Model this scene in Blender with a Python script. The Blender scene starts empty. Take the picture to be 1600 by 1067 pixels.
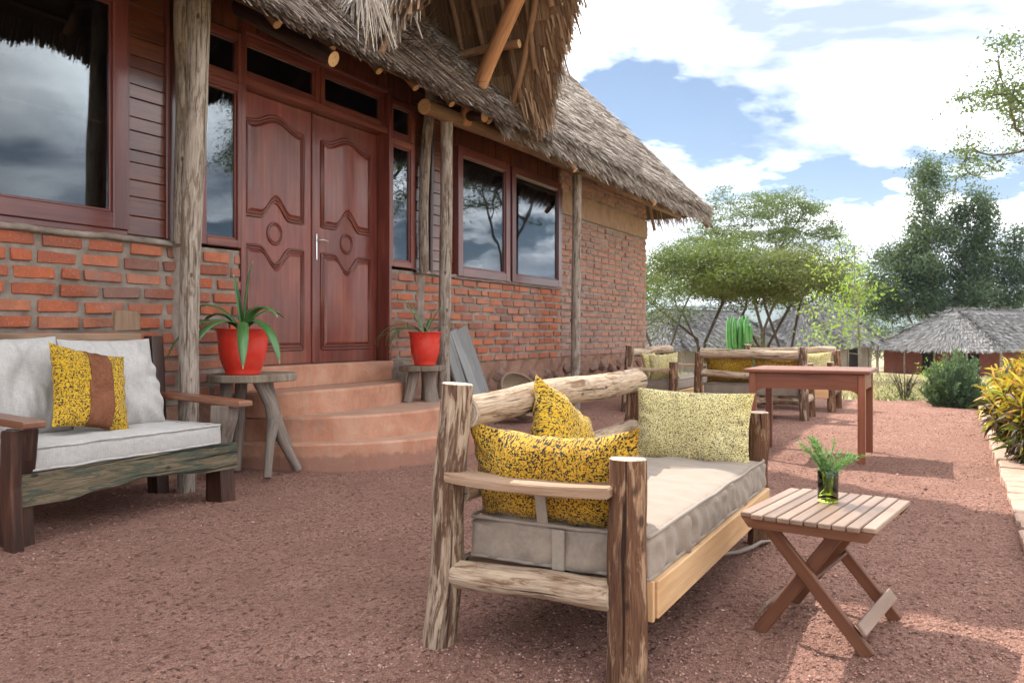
import bpy, bmesh, math, random
import numpy as np
from mathutils import Vector, Matrix, noise as mnoise

# ------------------------------------------------------------------ camera, world, sun, exposure
scene = bpy.context.scene
col = scene.collection
EYE = 1.05
cam_d = bpy.data.cameras.new('camera'); cam = bpy.data.objects.new('camera', cam_d); col.objects.link(cam)
cam.location = (0, 0, EYE)
cam.rotation_euler = (math.radians(90), 0, math.radians(-62.04))
cam_d.sensor_width = 36.0; cam_d.lens = 29.25; cam_d.shift_y = -0.0084
cam_d.clip_start = 0.05; cam_d.clip_end = 9000
cam_d.dof.use_dof = True; cam_d.dof.focus_distance = 4.2; cam_d.dof.aperture_fstop = 5.6
scene.camera = cam

SUN = Vector((0.47, 0.79, 1.0)).normalized()
world = bpy.data.worlds.new('World'); scene.world = world; world.use_nodes = True
def build_world():
    nt = world.node_tree; nt.nodes.clear()
    out = nt.nodes.new('ShaderNodeOutputWorld'); bg = nt.nodes.new('ShaderNodeBackground')
    sky = nt.nodes.new('ShaderNodeTexSky'); sky.sky_type = 'NISHITA'; sky.sun_disc = False
    sky.sun_elevation = math.asin(SUN.z); sky.sun_rotation = math.atan2(SUN.x, SUN.y)
    sky.altitude = 1300; sky.air_density = 1.0; sky.dust_density = 0.6; sky.ozone_density = 2.0
    tc = nt.nodes.new('ShaderNodeTexCoord')
    sep = nt.nodes.new('ShaderNodeSeparateXYZ'); nt.links.new(tc.outputs['Generated'], sep.inputs[0])
    def math_(op, a, b):
        m = nt.nodes.new('ShaderNodeMath'); m.operation = op
        for i, v in enumerate((a, b)):
            if v is None: continue
            if isinstance(v, (int, float)): m.inputs[i].default_value = v
            else: nt.links.new(v, m.inputs[i])
        return m.outputs[0]
    zz = math_('ADD', math_('MAXIMUM', sep.outputs[2], 0.0), 0.16)
    cmb = nt.nodes.new('ShaderNodeCombineXYZ')
    nt.links.new(math_('DIVIDE', sep.outputs[0], zz), cmb.inputs[0])
    nt.links.new(math_('DIVIDE', sep.outputs[1], zz), cmb.inputs[1])
    def noise(scale, detail, rough, off, dist=0.0):
        mp = nt.nodes.new('ShaderNodeMapping'); mp.inputs['Location'].default_value = off
        nt.links.new(cmb.outputs[0], mp.inputs[0])
        n = nt.nodes.new('ShaderNodeTexNoise'); n.inputs['Scale'].default_value = scale
        n.inputs['Detail'].default_value = detail; n.inputs['Roughness'].default_value = rough
        n.inputs['Distortion'].default_value = dist
        nt.links.new(mp.outputs[0], n.inputs['Vector']); return n.outputs['Fac']
    def ramp(v, a, b, ca=(0,0,0,1), cb=(1,1,1,1)):
        r = nt.nodes.new('ShaderNodeValToRGB'); r.color_ramp.elements[0].position = a; r.color_ramp.elements[1].position = b
        r.color_ramp.elements[0].color = ca; r.color_ramp.elements[1].color = cb
        nt.links.new(v, r.inputs[0]); return r.outputs[0]
    cov = ramp(noise(0.85, 9, 0.56, CLOUD_OFF, 0.15), 0.398, 0.470)
    dim = nt.nodes.new('ShaderNodeMix'); dim.data_type = 'RGBA'; dim.blend_type = 'MULTIPLY'; dim.inputs['Factor'].default_value = 1.0
    nt.links.new(sky.outputs[0], dim.inputs['A']); dim.inputs['B'].default_value = (.60, .60, .60, 1)
    body = ramp(noise(0.8, 7, 0.55, (3.7, 8.8, 0), 0.25), 0.40, 0.63, (3.2, 3.8, 4.9, 1), (28.0, 28.0, 28.0, 1))
    mix = nt.nodes.new('ShaderNodeMix'); mix.data_type = 'RGBA'
    nt.links.new(cov, mix.inputs['Factor']); nt.links.new(dim.outputs['Result'], mix.inputs['A']); nt.links.new(body, mix.inputs['B'])
    nt.links.new(mix.outputs['Result'], bg.inputs['Color']); bg.inputs['Strength'].default_value = 0.10
    nt.links.new(bg.outputs[0], out.inputs[0])
CLOUD_OFF = (5.92, 1.20, 0.0)
build_world()
sun_d = bpy.data.lights.new('sun', 'SUN'); sun = bpy.data.objects.new('sun', sun_d); col.objects.link(sun)
sun_d.energy = 4.9; sun_d.angle = math.radians(0.53); sun_d.color = (1.0, 0.955, 0.88)
sun.rotation_euler = SUN.to_track_quat('Z', 'Y').to_euler(); sun.location = (20, 30, 40)
vs = scene.view_settings; vs.view_transform = 'Standard'; vs.look = 'None'; vs.gamma = 1.0; vs.use_curve_mapping = False
vs.exposure = 0.93
scene.render.engine = 'CYCLES'
scene.cycles.use_denoising = True
scene.cycles.max_bounces = 10; scene.cycles.transmission_bounces = 10; scene.cycles.transparent_max_bounces = 12
scene.cycles.sample_clamp_indirect = 6.0

# ------------------------------------------------------------------ helpers
R = math.radians
def tag(o, label=None, cat=None, group=None, kind=None):
    if label: o['label'] = label
    if cat: o['category'] = cat
    if group: o['group'] = group
    if kind: o['kind'] = kind
    return o
def thing(name, label, cat, loc=(0,0,0), rz=0.0, group=None):
    o = bpy.data.objects.new(name, None); col.objects.link(o)
    o.empty_display_size = 0.1; o.location = loc; o.rotation_euler = (0, 0, rz)
    return tag(o, label, cat, group)
def copy_tree(o, parent=None):
    c = o.copy(); col.objects.link(c); c.parent = parent
    for ch in list(o.children): copy_tree(ch, c)
    return c
def link(me, name, mats, parent=None):
    o = bpy.data.objects.new(name, me); col.objects.link(o)
    if not isinstance(mats, (list, tuple)): mats = [mats]
    if len(me.materials) == 0:
        for m in mats: me.materials.append(m)
    if parent is not None: o.parent = parent
    return o
def part(name, parent, kind=None):
    o = bpy.data.objects.new(name, None); col.objects.link(o); o.parent = parent; o.empty_display_size = 0.05
    return o
def np_mesh(name, V, F, mats, parent=None, attrs=None, smooth=False):
    V = np.asarray(V, np.float32).reshape(-1, 3); F = np.asarray(F, np.int32); k = F.shape[1]
    me = bpy.data.meshes.new(name)
    me.vertices.add(len(V)); me.vertices.foreach_set('co', V.ravel())
    me.loops.add(F.size); me.loops.foreach_set('vertex_index', F.ravel())
    me.polygons.add(len(F)); me.polygons.foreach_set('loop_start', np.arange(0, F.size, k, dtype=np.int32))
    if smooth: me.polygons.foreach_set('use_smooth', np.ones(len(F), bool))
    me.update(calc_edges=True)
    for an, av in (attrs or {}).items():
        av = np.asarray(av, np.float32)
        if av.ndim == 1:
            a = me.attributes.new(an, 'FLOAT', 'POINT'); a.data.foreach_set('value', av)
        else:
            a = me.attributes.new(an, 'FLOAT_VECTOR', 'POINT'); a.data.foreach_set('vector', av.ravel())
    return link(me, name, mats, parent)
def nz(p, s=1.0): return mnoise.noise(Vector(p) * s)
def frame_from(d):
    d = Vector(d).normalized()
    a = Vector((0, 0, 1)) if abs(d.z) < 0.9 else Vector((1, 0, 0))
    u = d.cross(a).normalized(); v = d.cross(u).normalized()
    return u, v, d
class MB:
    """collects verts/faces/grain coordinates; build() links them as one mesh object"""
    def __init__(s): s.v = []; s.f = []; s.g = []; s.m = []; s.sm = []
    def add(s, vs, fs, gs=None, mi=0, smooth=False):
        b = len(s.v); s.v += [tuple(x) for x in vs]
        s.g += [tuple(x) for x in (gs if gs is not None else vs)]
        s.f += [tuple(i + b for i in f) for f in fs]; s.m += [mi] * len(fs); s.sm += [smooth] * len(fs)
        return s
    def log(s, p0, p1, r0, r1=None, n=14, rings=9, rough=0.06, bend=0.02, seed=0.0, cap=True, cuts=0.0, knots=0):
        p0 = Vector(p0); p1 = Vector(p1); r1 = r0 if r1 is None else r1
        u, v, d = frame_from(p1 - p0); L = (p1 - p0).length
        vs, gs, fs = [], [], []
        rk = random.Random(int(seed * 1000) + 7)
        kn = [(rk.random(), rk.random() * 6.28, rk.uniform(.1, .2)) for _ in range(knots)]
        for i in range(rings + 1):
            t = i / rings; r = r0 + (r1 - r0) * t
            w = 4 * t * (1 - t)
            c = p0.lerp(p1, t) + u * (bend * w * nz((seed, t * 1.7, 3.1)) * 2) + v * (bend * w * nz((t * 1.7, seed, 9.2)) * 2)
            for j in range(n):
                a = 2 * math.pi * j / n
                rr = r * (1 + rough * (1.4 * nz((math.cos(a) * 1.1 + seed * 7.3, math.sin(a) * 1.1, t * L * 2.2)) + .9 * nz((math.cos(a) * 2.6 + seed * 3.3, math.sin(a) * 2.6, t * L * 5))))
                for kt, ka, kr in kn:
                    da = (a - ka + math.pi) % (2 * math.pi) - math.pi
                    rr += r * kr * math.exp(-((t - kt) * L / .03) ** 2 - (da / .35) ** 2)
                vs.append(c + u * (math.cos(a) * rr) + v * (math.sin(a) * rr))
                gs.append((math.cos(a) * r + seed * 3.7, math.sin(a) * r, t * L + seed))
        for i in range(rings):
            for j in range(n):
                fs.append((i * n + j, i * n + (j + 1) % n, (i + 1) * n + (j + 1) % n, (i + 1) * n + j))
        s.add(vs, fs, gs, 0, True)
        if cap:
            for e, i, sg in ((p0, 0, -1), (p1, rings, 1)):
                ring = vs[i * n:(i + 1) * n]; cc = sum(ring, Vector()) / n
                inner = [cc + (q - cc) * 0.9 + d * (sg * r0 * 0.06) for q in ring]
                vv = ring + inner + [cc + d * (sg * r0 * 0.06)]
                gg = [(math.cos(2 * math.pi * j / n), math.sin(2 * math.pi * j / n), seed) for j in range(n)]
                gg = gg + [(x * .9, y * .9, z) for x, y, z in gg] + [(0, 0, seed)]
                ff = []
                for j in range(n):
                    k = (j + 1) % n
                    q = (j, k, n + k, n + j); tri = (n + j, n + k, 2 * n)
                    ff += [q if sg > 0 else q[::-1], tri if sg > 0 else tri[::-1]]
                s.add(vv, ff, gg, 1, False)
        return s
    def tube(s, pts, rad, n=6, closed=False, smooth=True, mi=0):
        pts = [Vector(p) for p in pts]; m = len(pts)
        if not isinstance(rad, (list, tuple)): rad = [rad] * m
        vs, fs, gs = [], [], []; L = 0; pu = None
        for i, p in enumerate(pts):
            a = pts[(i - 1) % m] if (closed or i > 0) else p; b = pts[(i + 1) % m] if (closed or i < m - 1) else p
            d = (b - a).normalized() if (b - a).length > 1e-9 else Vector((0, 0, 1))
            if pu is None: u, v, _ = frame_from(d)
            else:
                u = (pu - d * pu.dot(d)).normalized(); v = d.cross(u)
            pu = u
            if i: L += (p - pts[i - 1]).length
            for j in range(n):
                t = 2 * math.pi * j / n
                vs.append(p + (u * math.cos(t) + v * math.sin(t)) * rad[i]); gs.append((math.cos(t) * rad[i], math.sin(t) * rad[i], L))
        seg = m if closed else m - 1
        for i in range(seg):
            k = (i + 1) % m
            for j in range(n):
                fs.append((i * n + j, i * n + (j + 1) % n, k * n + (j + 1) % n, k * n + j))
        s.add(vs, fs, gs, mi, smooth)
        if not closed:
            s.add(vs[:n], [tuple(range(n))[::-1]], gs[:n], mi); s.add(vs[-n:], [tuple(range(n))], gs[-n:], mi)
        return s
    def box(s, c, size, rot=None, bev=0.004, long=None, jit=0.0, seed=0.0, mi=0):
        c = Vector(c); h = [x / 2 for x in size]; bev = min(bev, min(h) * .8)
        if long is None: long = max(range(3), key=lambda i: size[i])
        M = rot if rot is not None else Matrix.Identity(3)
        idx = {}; vs = []; gs = []
        rr = random.Random(int(seed * 997) + 13)
        for sx in (-1, 1):
            for sy in (-1, 1):
                for sz in (-1, 1):
                    sg = (sx, sy, sz); j = Vector([rr.uniform(-jit, jit) for _ in range(3)])
                    for ax in range(3):
                        p = Vector([sg[i] * (h[i] if i == ax else h[i] - bev) for i in range(3)]) + j
                        idx[(sg, ax)] = len(vs); vs.append(c + M @ p)
                        o = [i for i in range(3) if i != long]
                        gs.append((p[o[0]] + seed * 3.1, p[o[1]] + seed * 1.7, p[long] + seed * 5.3))
        fs = []
        for ax in range(3):
            o = [i for i in range(3) if i != ax]
            for sg in (-1, 1):
                q = []
                for a, b in ((-1, -1), (1, -1), (1, 1), (-1, 1)):
                    t = [0, 0, 0]; t[ax] = sg; t[o[0]] = a; t[o[1]] = b; q.append(idx[(tuple(t), ax)])
                flip = (sg > 0) ^ (ax == 1)
                fs.append(tuple(q) if flip else tuple(q[::-1]))
        for ax in range(3):     # edges along ax
            o = [i for i in range(3) if i != ax]
            for a in (-1, 1):
                for b in (-1, 1):
                    def k(sa, face):
                        t = [0, 0, 0]; t[ax] = sa; t[o[0]] = a; t[o[1]] = b; return idx[(tuple(t), face)]
                    fs.append((k(-1, o[0]), k(1, o[0]), k(1, o[1]), k(-1, o[1])))
        for sx in (-1, 1):
            for sy in (-1, 1):
                for sz in (-1, 1):
                    fs.append(tuple(idx[((sx, sy, sz), a)] for a in range(3)))
        return s.add(vs, fs, gs, mi)
    def prism(s, outline, M, depth, mi=0, bev=0.0, seed=0.0, long=0):
        """outline: list of (x,y) extruded along local z by depth; M 4x4 to place it"""
        n = len(outline); vs = []; gs = []
        layers = [(0.0, bev), (bev, 0.0), (depth - bev, 0.0), (depth, bev)] if bev > 0 else [(0.0, 0.0), (depth, 0.0)]
        cx = sum(p[0] for p in outline) / n; cy = sum(p[1] for p in outline) / n
        for z, ins in layers:
            for x, y in outline:
                l = math.hypot(x - cx, y - cy) or 1
                p = Vector((x - (x - cx) / l * ins, y - (y - cy) / l * ins, z)); vs.append(M @ p)
                gs.append((y + seed, z, x + seed * 2) if long == 0 else (x + seed, z, y + seed * 2))
        fs = [tuple(range(n))[::-1], tuple(range((len(layers) - 1) * n, len(layers) * n))]
        for l in range(len(layers) - 1):
            for j in range(n):
                k = (j + 1) % n; fs.append((l * n + j, l * n + k, (l + 1) * n + k, (l + 1) * n + j))
        return s.add(vs, fs, gs, mi)
    def lathe(s, prof, c=(0, 0, 0), n=28, mi=0, wob=0.0):
        c = Vector(c); vs, gs, fs = [], [], []
        for r, z in prof:
            for j in range(n):
                a = 2 * math.pi * j / n; rr = r * (1 + wob * nz((math.cos(a) * 1.5, math.sin(a) * 1.5, 4.4)))
                vs.append(c + Vector((math.cos(a) * rr, math.sin(a) * rr, z))); gs.append((math.cos(a) * r, math.sin(a) * r, z))
        for i in range(len(prof) - 1):
            for j in range(n):
                k = (j + 1) % n; fs.append((i * n + j, i * n + k, (i + 1) * n + k, (i + 1) * n + j))
        s.add(vs, fs, gs, mi, True)
        return s
    def mesh(s, name):
        me = bpy.data.meshes.new(name); me.from_pydata(s.v, [], s.f)
        me.polygons.foreach_set('material_index', s.m); me.polygons.foreach_set('use_smooth', s.sm)
        a = me.attributes.new('gc', 'FLOAT_VECTOR', 'POINT'); a.data.foreach_set('vector', np.array(s.g, np.float32).ravel())
        bm = bmesh.new(); bm.from_mesh(me); bmesh.ops.recalc_face_normals(bm, faces=bm.faces); bm.to_mesh(me); bm.free()
        me.update(); return me
    def build(s, name, mats, parent=None):
        if parent is not None:
            q = parent; off = Vector((0, 0, 0))
            while q is not None: off += q.location if s.world else Vector((0, 0, 0)); q = q.parent
            if s.world and off.length > 0: s.v = [tuple(Vector(x) - off) for x in s.v]
        return link(s.mesh(name), name, mats, parent)
    world = False
def W():
    m = MB(); m.world = True; return m

# ------------------------------------------------------------------ materials
class NT:
    def __init__(s, name):
        s.mat = bpy.data.materials.new(name); s.mat.use_nodes = True; s.nt = s.mat.node_tree
        s.bsdf = s.nt.nodes['Principled BSDF']; s.out = s.nt.nodes['Material Output']
    def n(s, t, ins=None, **props):
        x = s.nt.nodes.new(t)
        for k, v in props.items(): setattr(x, k, v)
        for k, v in (ins or {}).items(): s.set(x.inputs[k], v)
        return x
    def set(s, sock, v):
        if isinstance(v, bpy.types.NodeSocket): s.nt.links.new(v, sock)
        else:
            if sock.type == 'RGBA' and len(v) == 3: v = (*v, 1)
            sock.default_value = v
    def p(s, **kw):
        for k, v in kw.items(): s.set(s.bsdf.inputs[k.replace('_', ' ')], v)
    def gc(s): return s.n('ShaderNodeAttribute', attribute_name='gc').outputs['Vector']
    def pos(s): return s.n('ShaderNodeNewGeometry').outputs['Position']
    def attr(s, name): return s.n('ShaderNodeAttribute', attribute_name=name).outputs['Fac']
    def map(s, v, scale=(1, 1, 1), loc=(0, 0, 0)): return s.n('ShaderNodeMapping', {'Vector': v, 'Scale': scale, 'Location': loc}).outputs[0]
    def noise(s, v, scale=5, detail=4, rough=.55, dist=0.0): return s.n('ShaderNodeTexNoise', {'Vector': v, 'Scale': scale, 'Detail': detail, 'Roughness': rough, 'Distortion': dist}).outputs['Fac']
    def vor(s, v, scale=5, feature='F1', out='Distance', rand=1.0):
        return s.n('ShaderNodeTexVoronoi', {'Vector': v, 'Scale': scale, 'Randomness': rand}, feature=feature).outputs[out]
    def ramp(s, v, *st):
        r = s.n('ShaderNodeValToRGB', {'Fac': v}); e = r.color_ramp.elements
        while len(e) < len(st): e.new(0.5)
        for i, (p, c) in enumerate(st):
            e[i].position = p; e[i].color = (*c, 1) if isinstance(c, (tuple, list)) else (c, c, c, 1)
        return r.outputs[0]
    def mix(s, f, a, b, mode='MIX'):
        x = s.n('ShaderNodeMix', data_type='RGBA', blend_type=mode)
        s.set(x.inputs['Factor'], f); s.set(x.inputs['A'], a); s.set(x.inputs['B'], b); return x.outputs['Result']
    def m(s, op, a, b=0.0, c=None):
        x = s.n('ShaderNodeMath', operation=op); s.set(x.inputs[0], a); s.set(x.inputs[1], b)
        if c is not None: s.set(x.inputs[2], c)
        return x.outputs[0]
    def bump(s, h, strength=.3, dist=.01):
        s.set(s.bsdf.inputs['Normal'], s.n('ShaderNodeBump', {'Height': h, 'Strength': strength, 'Distance': dist}).outputs[0])
    def rnd(s): return s.n('ShaderNodeObjectInfo').outputs['Random']
def wood(name, dark, mid, light, rough=.75, scale=1.0, crack=.5, spec=.3, coat=0.0, stretch=.06, bump=.5, bdist=.006):
    t = NT(name); g = t.gc(); r = t.rnd()
    off = t.n('ShaderNodeVectorMath', {0: g, 1: t.n('ShaderNodeCombineXYZ', {0: t.m('MULTIPLY', r, 7.0), 2: t.m('MULTIPLY', r, 13.0)}).outputs[0]}, operation='ADD').outputs[0]
    f = t.noise(t.map(off, (60 * scale, 60 * scale, 60 * scale * stretch)), 1, 5, .65, .4)
    b = t.noise(t.map(off, (6 * scale, 6 * scale, 2.2 * scale)), 1, 3, .6)
    c = t.noise(t.map(off, (26 * scale, 26 * scale, 1.6 * scale)), 1, 3, .5, .3)
    k = t.mix(.5, t.ramp(f, (.3, dark), (.5, mid), (.72, light)), t.ramp(b, (.3, dark), (.55, mid), (.75, light)))
    k = t.mix(1.0, k, t.ramp(r, (0, .78), (1, 1.16)), 'MULTIPLY')
    ck = t.ramp(c, (.30, 1.0), (.39, 0.0))
    k = t.mix(t.m('MULTIPLY', ck, crack), k, tuple(x * .25 for x in dark))
    t.p(Base_Color=k, Roughness=rough, Specular_IOR_Level=spec)
    if coat: t.p(Coat_Weight=coat, Coat_Roughness=.13)
    t.bump(t.m('SUBTRACT', f, t.m('MULTIPLY', ck, .8)), bump, bdist)
    return t.mat
def logwood(name, bark, bark2, bare, bare2, share=.5, rough=.85):
    """log with bark left in streaks over bare silvered wood, drying cracks along the grain"""
    t = NT(name); g = t.gc()
    fine = t.noise(t.map(g, (190, 190, 9)), 1, 6, .7, .3); med = t.noise(t.map(g, (55, 55, 5)), 1, 5, .65, .5)
    pat = t.noise(t.map(g, (34, 34, 5.5)), 1, 6, .68, .8); big = t.noise(t.map(g, (9, 9, 3)), 1, 4, .6)
    kb = t.mix(t.ramp(fine, (.35, 0.0), (.65, 1.0)), bark, bark2); kw = t.mix(t.ramp(med, (.3, 0.0), (.7, 1.0)), bare, bare2)
    kw = t.mix(t.m('MULTIPLY', t.ramp(fine, (.40, 1.0), (.52, 0.0)), .55), kw, tuple(x * .45 for x in bare))
    sel = t.ramp(t.m('ADD', t.m('MULTIPLY', pat, .7), t.m('MULTIPLY', big, .3)), (share - .035, 0.0), (share + .035, 1.0))
    k = t.mix(sel, kb, kw)
    ck = t.ramp(t.noise(t.map(g, (48, 48, 1.5)), 1, 3, .5, .25), (.335, 1.0), (.375, 0.0))
    k = t.mix(t.m('MULTIPLY', ck, .85), k, tuple(x * .22 for x in bark))
    kn = t.ramp(t.vor(t.map(g, (9, 9, 5)), 1), (.07, 1.0), (.13, 0.0)); k = t.mix(t.m('MULTIPLY', kn, .8), k, tuple(x * .35 for x in bark))
    t.p(Base_Color=k, Roughness=rough, Specular_IOR_Level=.2)
    h = t.m('ADD', t.m('ADD', fine, t.m('MULTIPLY', med, .8)), t.m('SUBTRACT', t.m('MULTIPLY', sel, -.5), t.m('MULTIPLY', ck, 1.6)))
    t.bump(h, .75, .006); return t.mat
def door_mat():
    m = wood('worn varnished door', (.062, .010, .007), (.165, .028, .016), (.29, .076, .034), .34, .45, .12, .45, .32, stretch=.05, bump=.12); nt = m.node_tree
    t = NT.__new__(NT); t.mat = m; t.nt = nt; t.bsdf = nt.nodes['Principled BSDF']; t.out = nt.nodes['Material Output']
    src = t.bsdf.inputs['Base Color'].links[0].from_socket; p = t.pos(); z = t.n('ShaderNodeSeparateXYZ', {0: p}).outputs[2]
    w = t.m('MULTIPLY', t.ramp(t.noise(t.map(p, (14, 14, 2.2)), 1, 5, .65, .5), (.46, 0.0), (.68, 1.0)), t.ramp(z, (.25, .75), (.70, .12)))
    k = t.mix(w, src, (.30, .125, .058)); k = t.mix(t.ramp(t.noise(p, 30, 5, .75), (.66, 0.0), (.75, .5)), k, (.05, .014, .010))
    t.p(Base_Color=k, Roughness=t.ramp(t.noise(p, 6, 5, .65), (.3, .28), (.7, .52))); return m
def endgrain(name, a, b, crackc):
    t = NT(name); g = t.gc()
    l = t.n('ShaderNodeVectorMath', {0: t.map(g, (1, 1, 0))}, operation='LENGTH').outputs['Value']
    n = t.noise(t.map(g, (2, 2, 9)), 2, 4, .6)
    rings = t.m('SINE', t.m('ADD', t.m('MULTIPLY', l, 34), t.m('MULTIPLY', n, 7)))
    k = t.mix(t.m('MULTIPLY_ADD', rings, .45, .5), a, b)
    k = t.mix(t.ramp(t.noise(t.map(g, (1, 1, 30)), 3.3, 4, .7), (.36, .8), (.44, 0.0)), k, crackc)
    t.p(Base_Color=k, Roughness=.85, Specular_IOR_Level=.2); t.bump(n, .4, .006)
    return t.mat
M = {}
M['grey_log'] = logwood('grey weathered log', (.060, .030, .018), (.16, .088, .054), (.31, .205, .135), (.50, .385, .28), .51)
M['brown_log'] = logwood('brown barked log', (.062, .027, .015), (.17, .082, .044), (.27, .145, .082), (.43, .275, .17), .54)
M['peeled_log'] = logwood('peeled log', (.15, .080, .045), (.28, .165, .098), (.37, .25, .16), (.55, .425, .31), .45)
M['log_end'] = endgrain('sawn log end', (.36, .27, .19), (.60, .50, .40), (.10, .06, .04))
M['post_wood'] = logwood('veranda post wood', (.115, .078, .055), (.21, .155, .115), (.27, .215, .17), (.40, .335, .28), .47)
M['pole_brown'] = wood('brown roof pole', (.09, .045, .022), (.20, .105, .055), (.32, .185, .10), .75, 1.0, .5)
M['pole_end'] = endgrain('pale pole end', (.40, .22, .10), (.58, .36, .18), (.13, .07, .03))
M['brace_log'] = wood('orange brace log', (.16, .065, .025), (.36, .165, .07), (.52, .28, .14), .7, 1.0, .55)
M['fresh_board'] = wood('fresh sawn board', (.42, .22, .10), (.60, .36, .18), (.74, .50, .28), .7, .55, .10, bump=.15)
M['arm_plank'] = wood('worn plank', (.20, .10, .055), (.38, .24, .15), (.55, .41, .30), .65, .8, .5)
M['mahogany'] = wood('red varnished mahogany', (.050, .010, .008), (.130, .027, .017), (.25, .075, .035), .36, .45, .12, .42, .25, stretch=.05, bump=.12)
M['door'] = door_mat()
M['mahogany_frame'] = wood('varnished window frame', (.055, .012, .010), (.110, .025, .018), (.16, .046, .032), .34, .5, .2, .45, .4, stretch=.05, bump=.14)
M['plank_red'] = wood('varnished wall plank', (.036, .009, .005), (.105, .027, .011), (.21, .068, .024), .30, .8, .3, .45, .55, stretch=.05, bump=.2)
M['desk_wood'] = wood('red desk wood', (.115, .030, .012), (.20, .058, .024), (.28, .098, .045), .45, .6, .15, .4, .1, bump=.12)
M['teak'] = wood('oiled teak', (.075, .026, .012), (.15, .055, .026), (.245, .105, .052), .55, .6, .2, .35, .05, bump=.15)
M['teak_slat'] = wood('bleached slat', (.15, .090, .062), (.23, .150, .108), (.31, .22, .168), .45, .6, .15, bump=.15)
M['boat_dark'] = wood('dark oiled timber', (.008, .004, .003), (.036, .012, .007), (.13, .048, .022), .4, .7, .6, .5, .2)
M['boat_arm'] = wood('oiled arm timber', (.075, .026, .014), (.17, .066, .034), (.27, .13, .075), .4, .7, .4, .5, .2)
M['boat_green'] = logwood('old painted board', (.045, .050, .034), (.10, .105, .075), (.135, .098, .058), (.21, .165, .105), .5, .75)
M['back_board'] = wood('plain back board', (.13, .075, .045), (.24, .15, .095), (.34, .24, .165), .7, .7, .4)
M['stool_wood'] = wood('driftwood branch', (.10, .072, .055), (.205, .16, .13), (.33, .275, .235), .8, 1.0, .5)
M['stool_edge'] = wood('bark edged slab', (.09, .065, .045), (.20, .155, .11), (.32, .26, .20), .85, 1.2, .7)
M['grey_board'] = wood('grey scaffold board', (.13, .125, .12), (.22, .215, .205), (.31, .30, .285), .8, .6, .25)
M['bark'] = wood('tree bark', (.035, .024, .018), (.085, .062, .047), (.15, .115, .09), .9, .4, .5)
M['bark_pale'] = wood('pale bark', (.13, .11, .09), (.22, .19, .155), (.32, .28, .23), .9, .5, .3)
def brick_mat(name='burnt brick', dust=0.0):
    t = NT(name); r = t.m('FRACT', t.m('ADD', t.rnd(), t.attr('rnd'))); p = t.pos()
    k = t.ramp(r, (0.0, (.165, .062, .045)), (.12, (.26, .078, .046)), (.4, (.36, .098, .048)), (.75, (.46, .135, .062)), (1.0, (.40, .15, .085)))
    n = t.noise(p, 9, 5, .65); n2 = t.noise(p, 60, 4, .7)
    k = t.mix(t.ramp(n, (.35, .55), (.62, 0.0)), k, (.17, .075, .055))
    k = t.mix(t.ramp(n2, (.56, 0.0), (.78, .6)), k, (.44, .34, .28))
    k = t.mix(t.ramp(t.noise(p, 1.3, 4, .6), (.48, 0.0), (.70, .45)), k, (.30, .23, .20))
    if dust: k = t.mix(t.m('MULTIPLY', t.ramp(t.noise(p, 22, 5, .7), (.30, .35), (.62, 1.0)), dust), k, (.31, .235, .205))
    t.p(Base_Color=k, Roughness=.92, Specular_IOR_Level=.15); t.bump(t.m('ADD', n2, t.m('MULTIPLY', n, .7)), .7, .008)
    return t.mat
M['brick'] = brick_mat(); M['brick_dusty'] = brick_mat('dusty brick', .55)
def mortar_mat():
    t = NT('grey mortar'); p = t.pos(); n = t.noise(p, 7, 5, .6); n2 = t.noise(p, 90, 3, .7)
    k = t.ramp(n, (.3, (.155, .118, .095)), (.55, (.245, .20, .165)), (.75, (.33, .28, .24)))
    t.p(Base_Color=k, Roughness=.95, Specular_IOR_Level=.1); t.bump(t.m('ADD', n2, n), .7, .008); return t.mat
M['mortar'] = mortar_mat()
def earth_mat(name, a, b, c, s1=4, s2=45, dist=.012, rough=.95):
    t = NT(name); p = t.pos(); n = t.noise(p, s1, 5, .6); n2 = t.noise(p, s2, 4, .7)
    k = t.mix(.45, t.ramp(n, (.3, a), (.52, b), (.75, c)), t.ramp(n2, (.3, a), (.52, b), (.72, c)))
    t.p(Base_Color=k, Roughness=rough, Specular_IOR_Level=.12); t.bump(t.m('ADD', n2, t.m('MULTIPLY', n, .5)), .8, dist); return t.mat
M['plaster'] = earth_mat('mud plaster band', (.19, .112, .072), (.29, .185, .122), (.37, .255, .175), 5, 60)
M['stone'] = earth_mat('rubble stone', (.12, .068, .050), (.215, .13, .10), (.30, .20, .16), 5, 40)
M['plinth'] = earth_mat('mud plinth', (.17, .085, .058), (.26, .145, .10), (.35, .22, .165), 6, 50, .02)
M['hut_plaster'] = earth_mat('hut plaster', (.19, .15, .115), (.26, .215, .17), (.33, .28, .225), 2, 25)
M['hut_brick'] = earth_mat('hut brick', (.11, .04, .03), (.17, .062, .045), (.22, .09, .065), 1.2, 18)
M['hut_dark'] = earth_mat('doorway shade', (.012, .010, .009), (.022, .018, .016), (.04, .03, .026), 3, 30)  # near-black panel colour, painted shade of the open hut doorways
M['interior'] = earth_mat('interior plaster', (.10, .07, .05), (.13, .095, .07), (.16, .12, .09), 2, 20)
M['soil'] = earth_mat('pot soil', (.03, .018, .012), (.06, .04, .028), (.10, .07, .05), 15, 80)
M['kerb_brick'] = earth_mat('pale kerb brick', (.30, .185, .135), (.43, .285, .215), (.53, .385, .31), 6, 45, .008)
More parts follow.
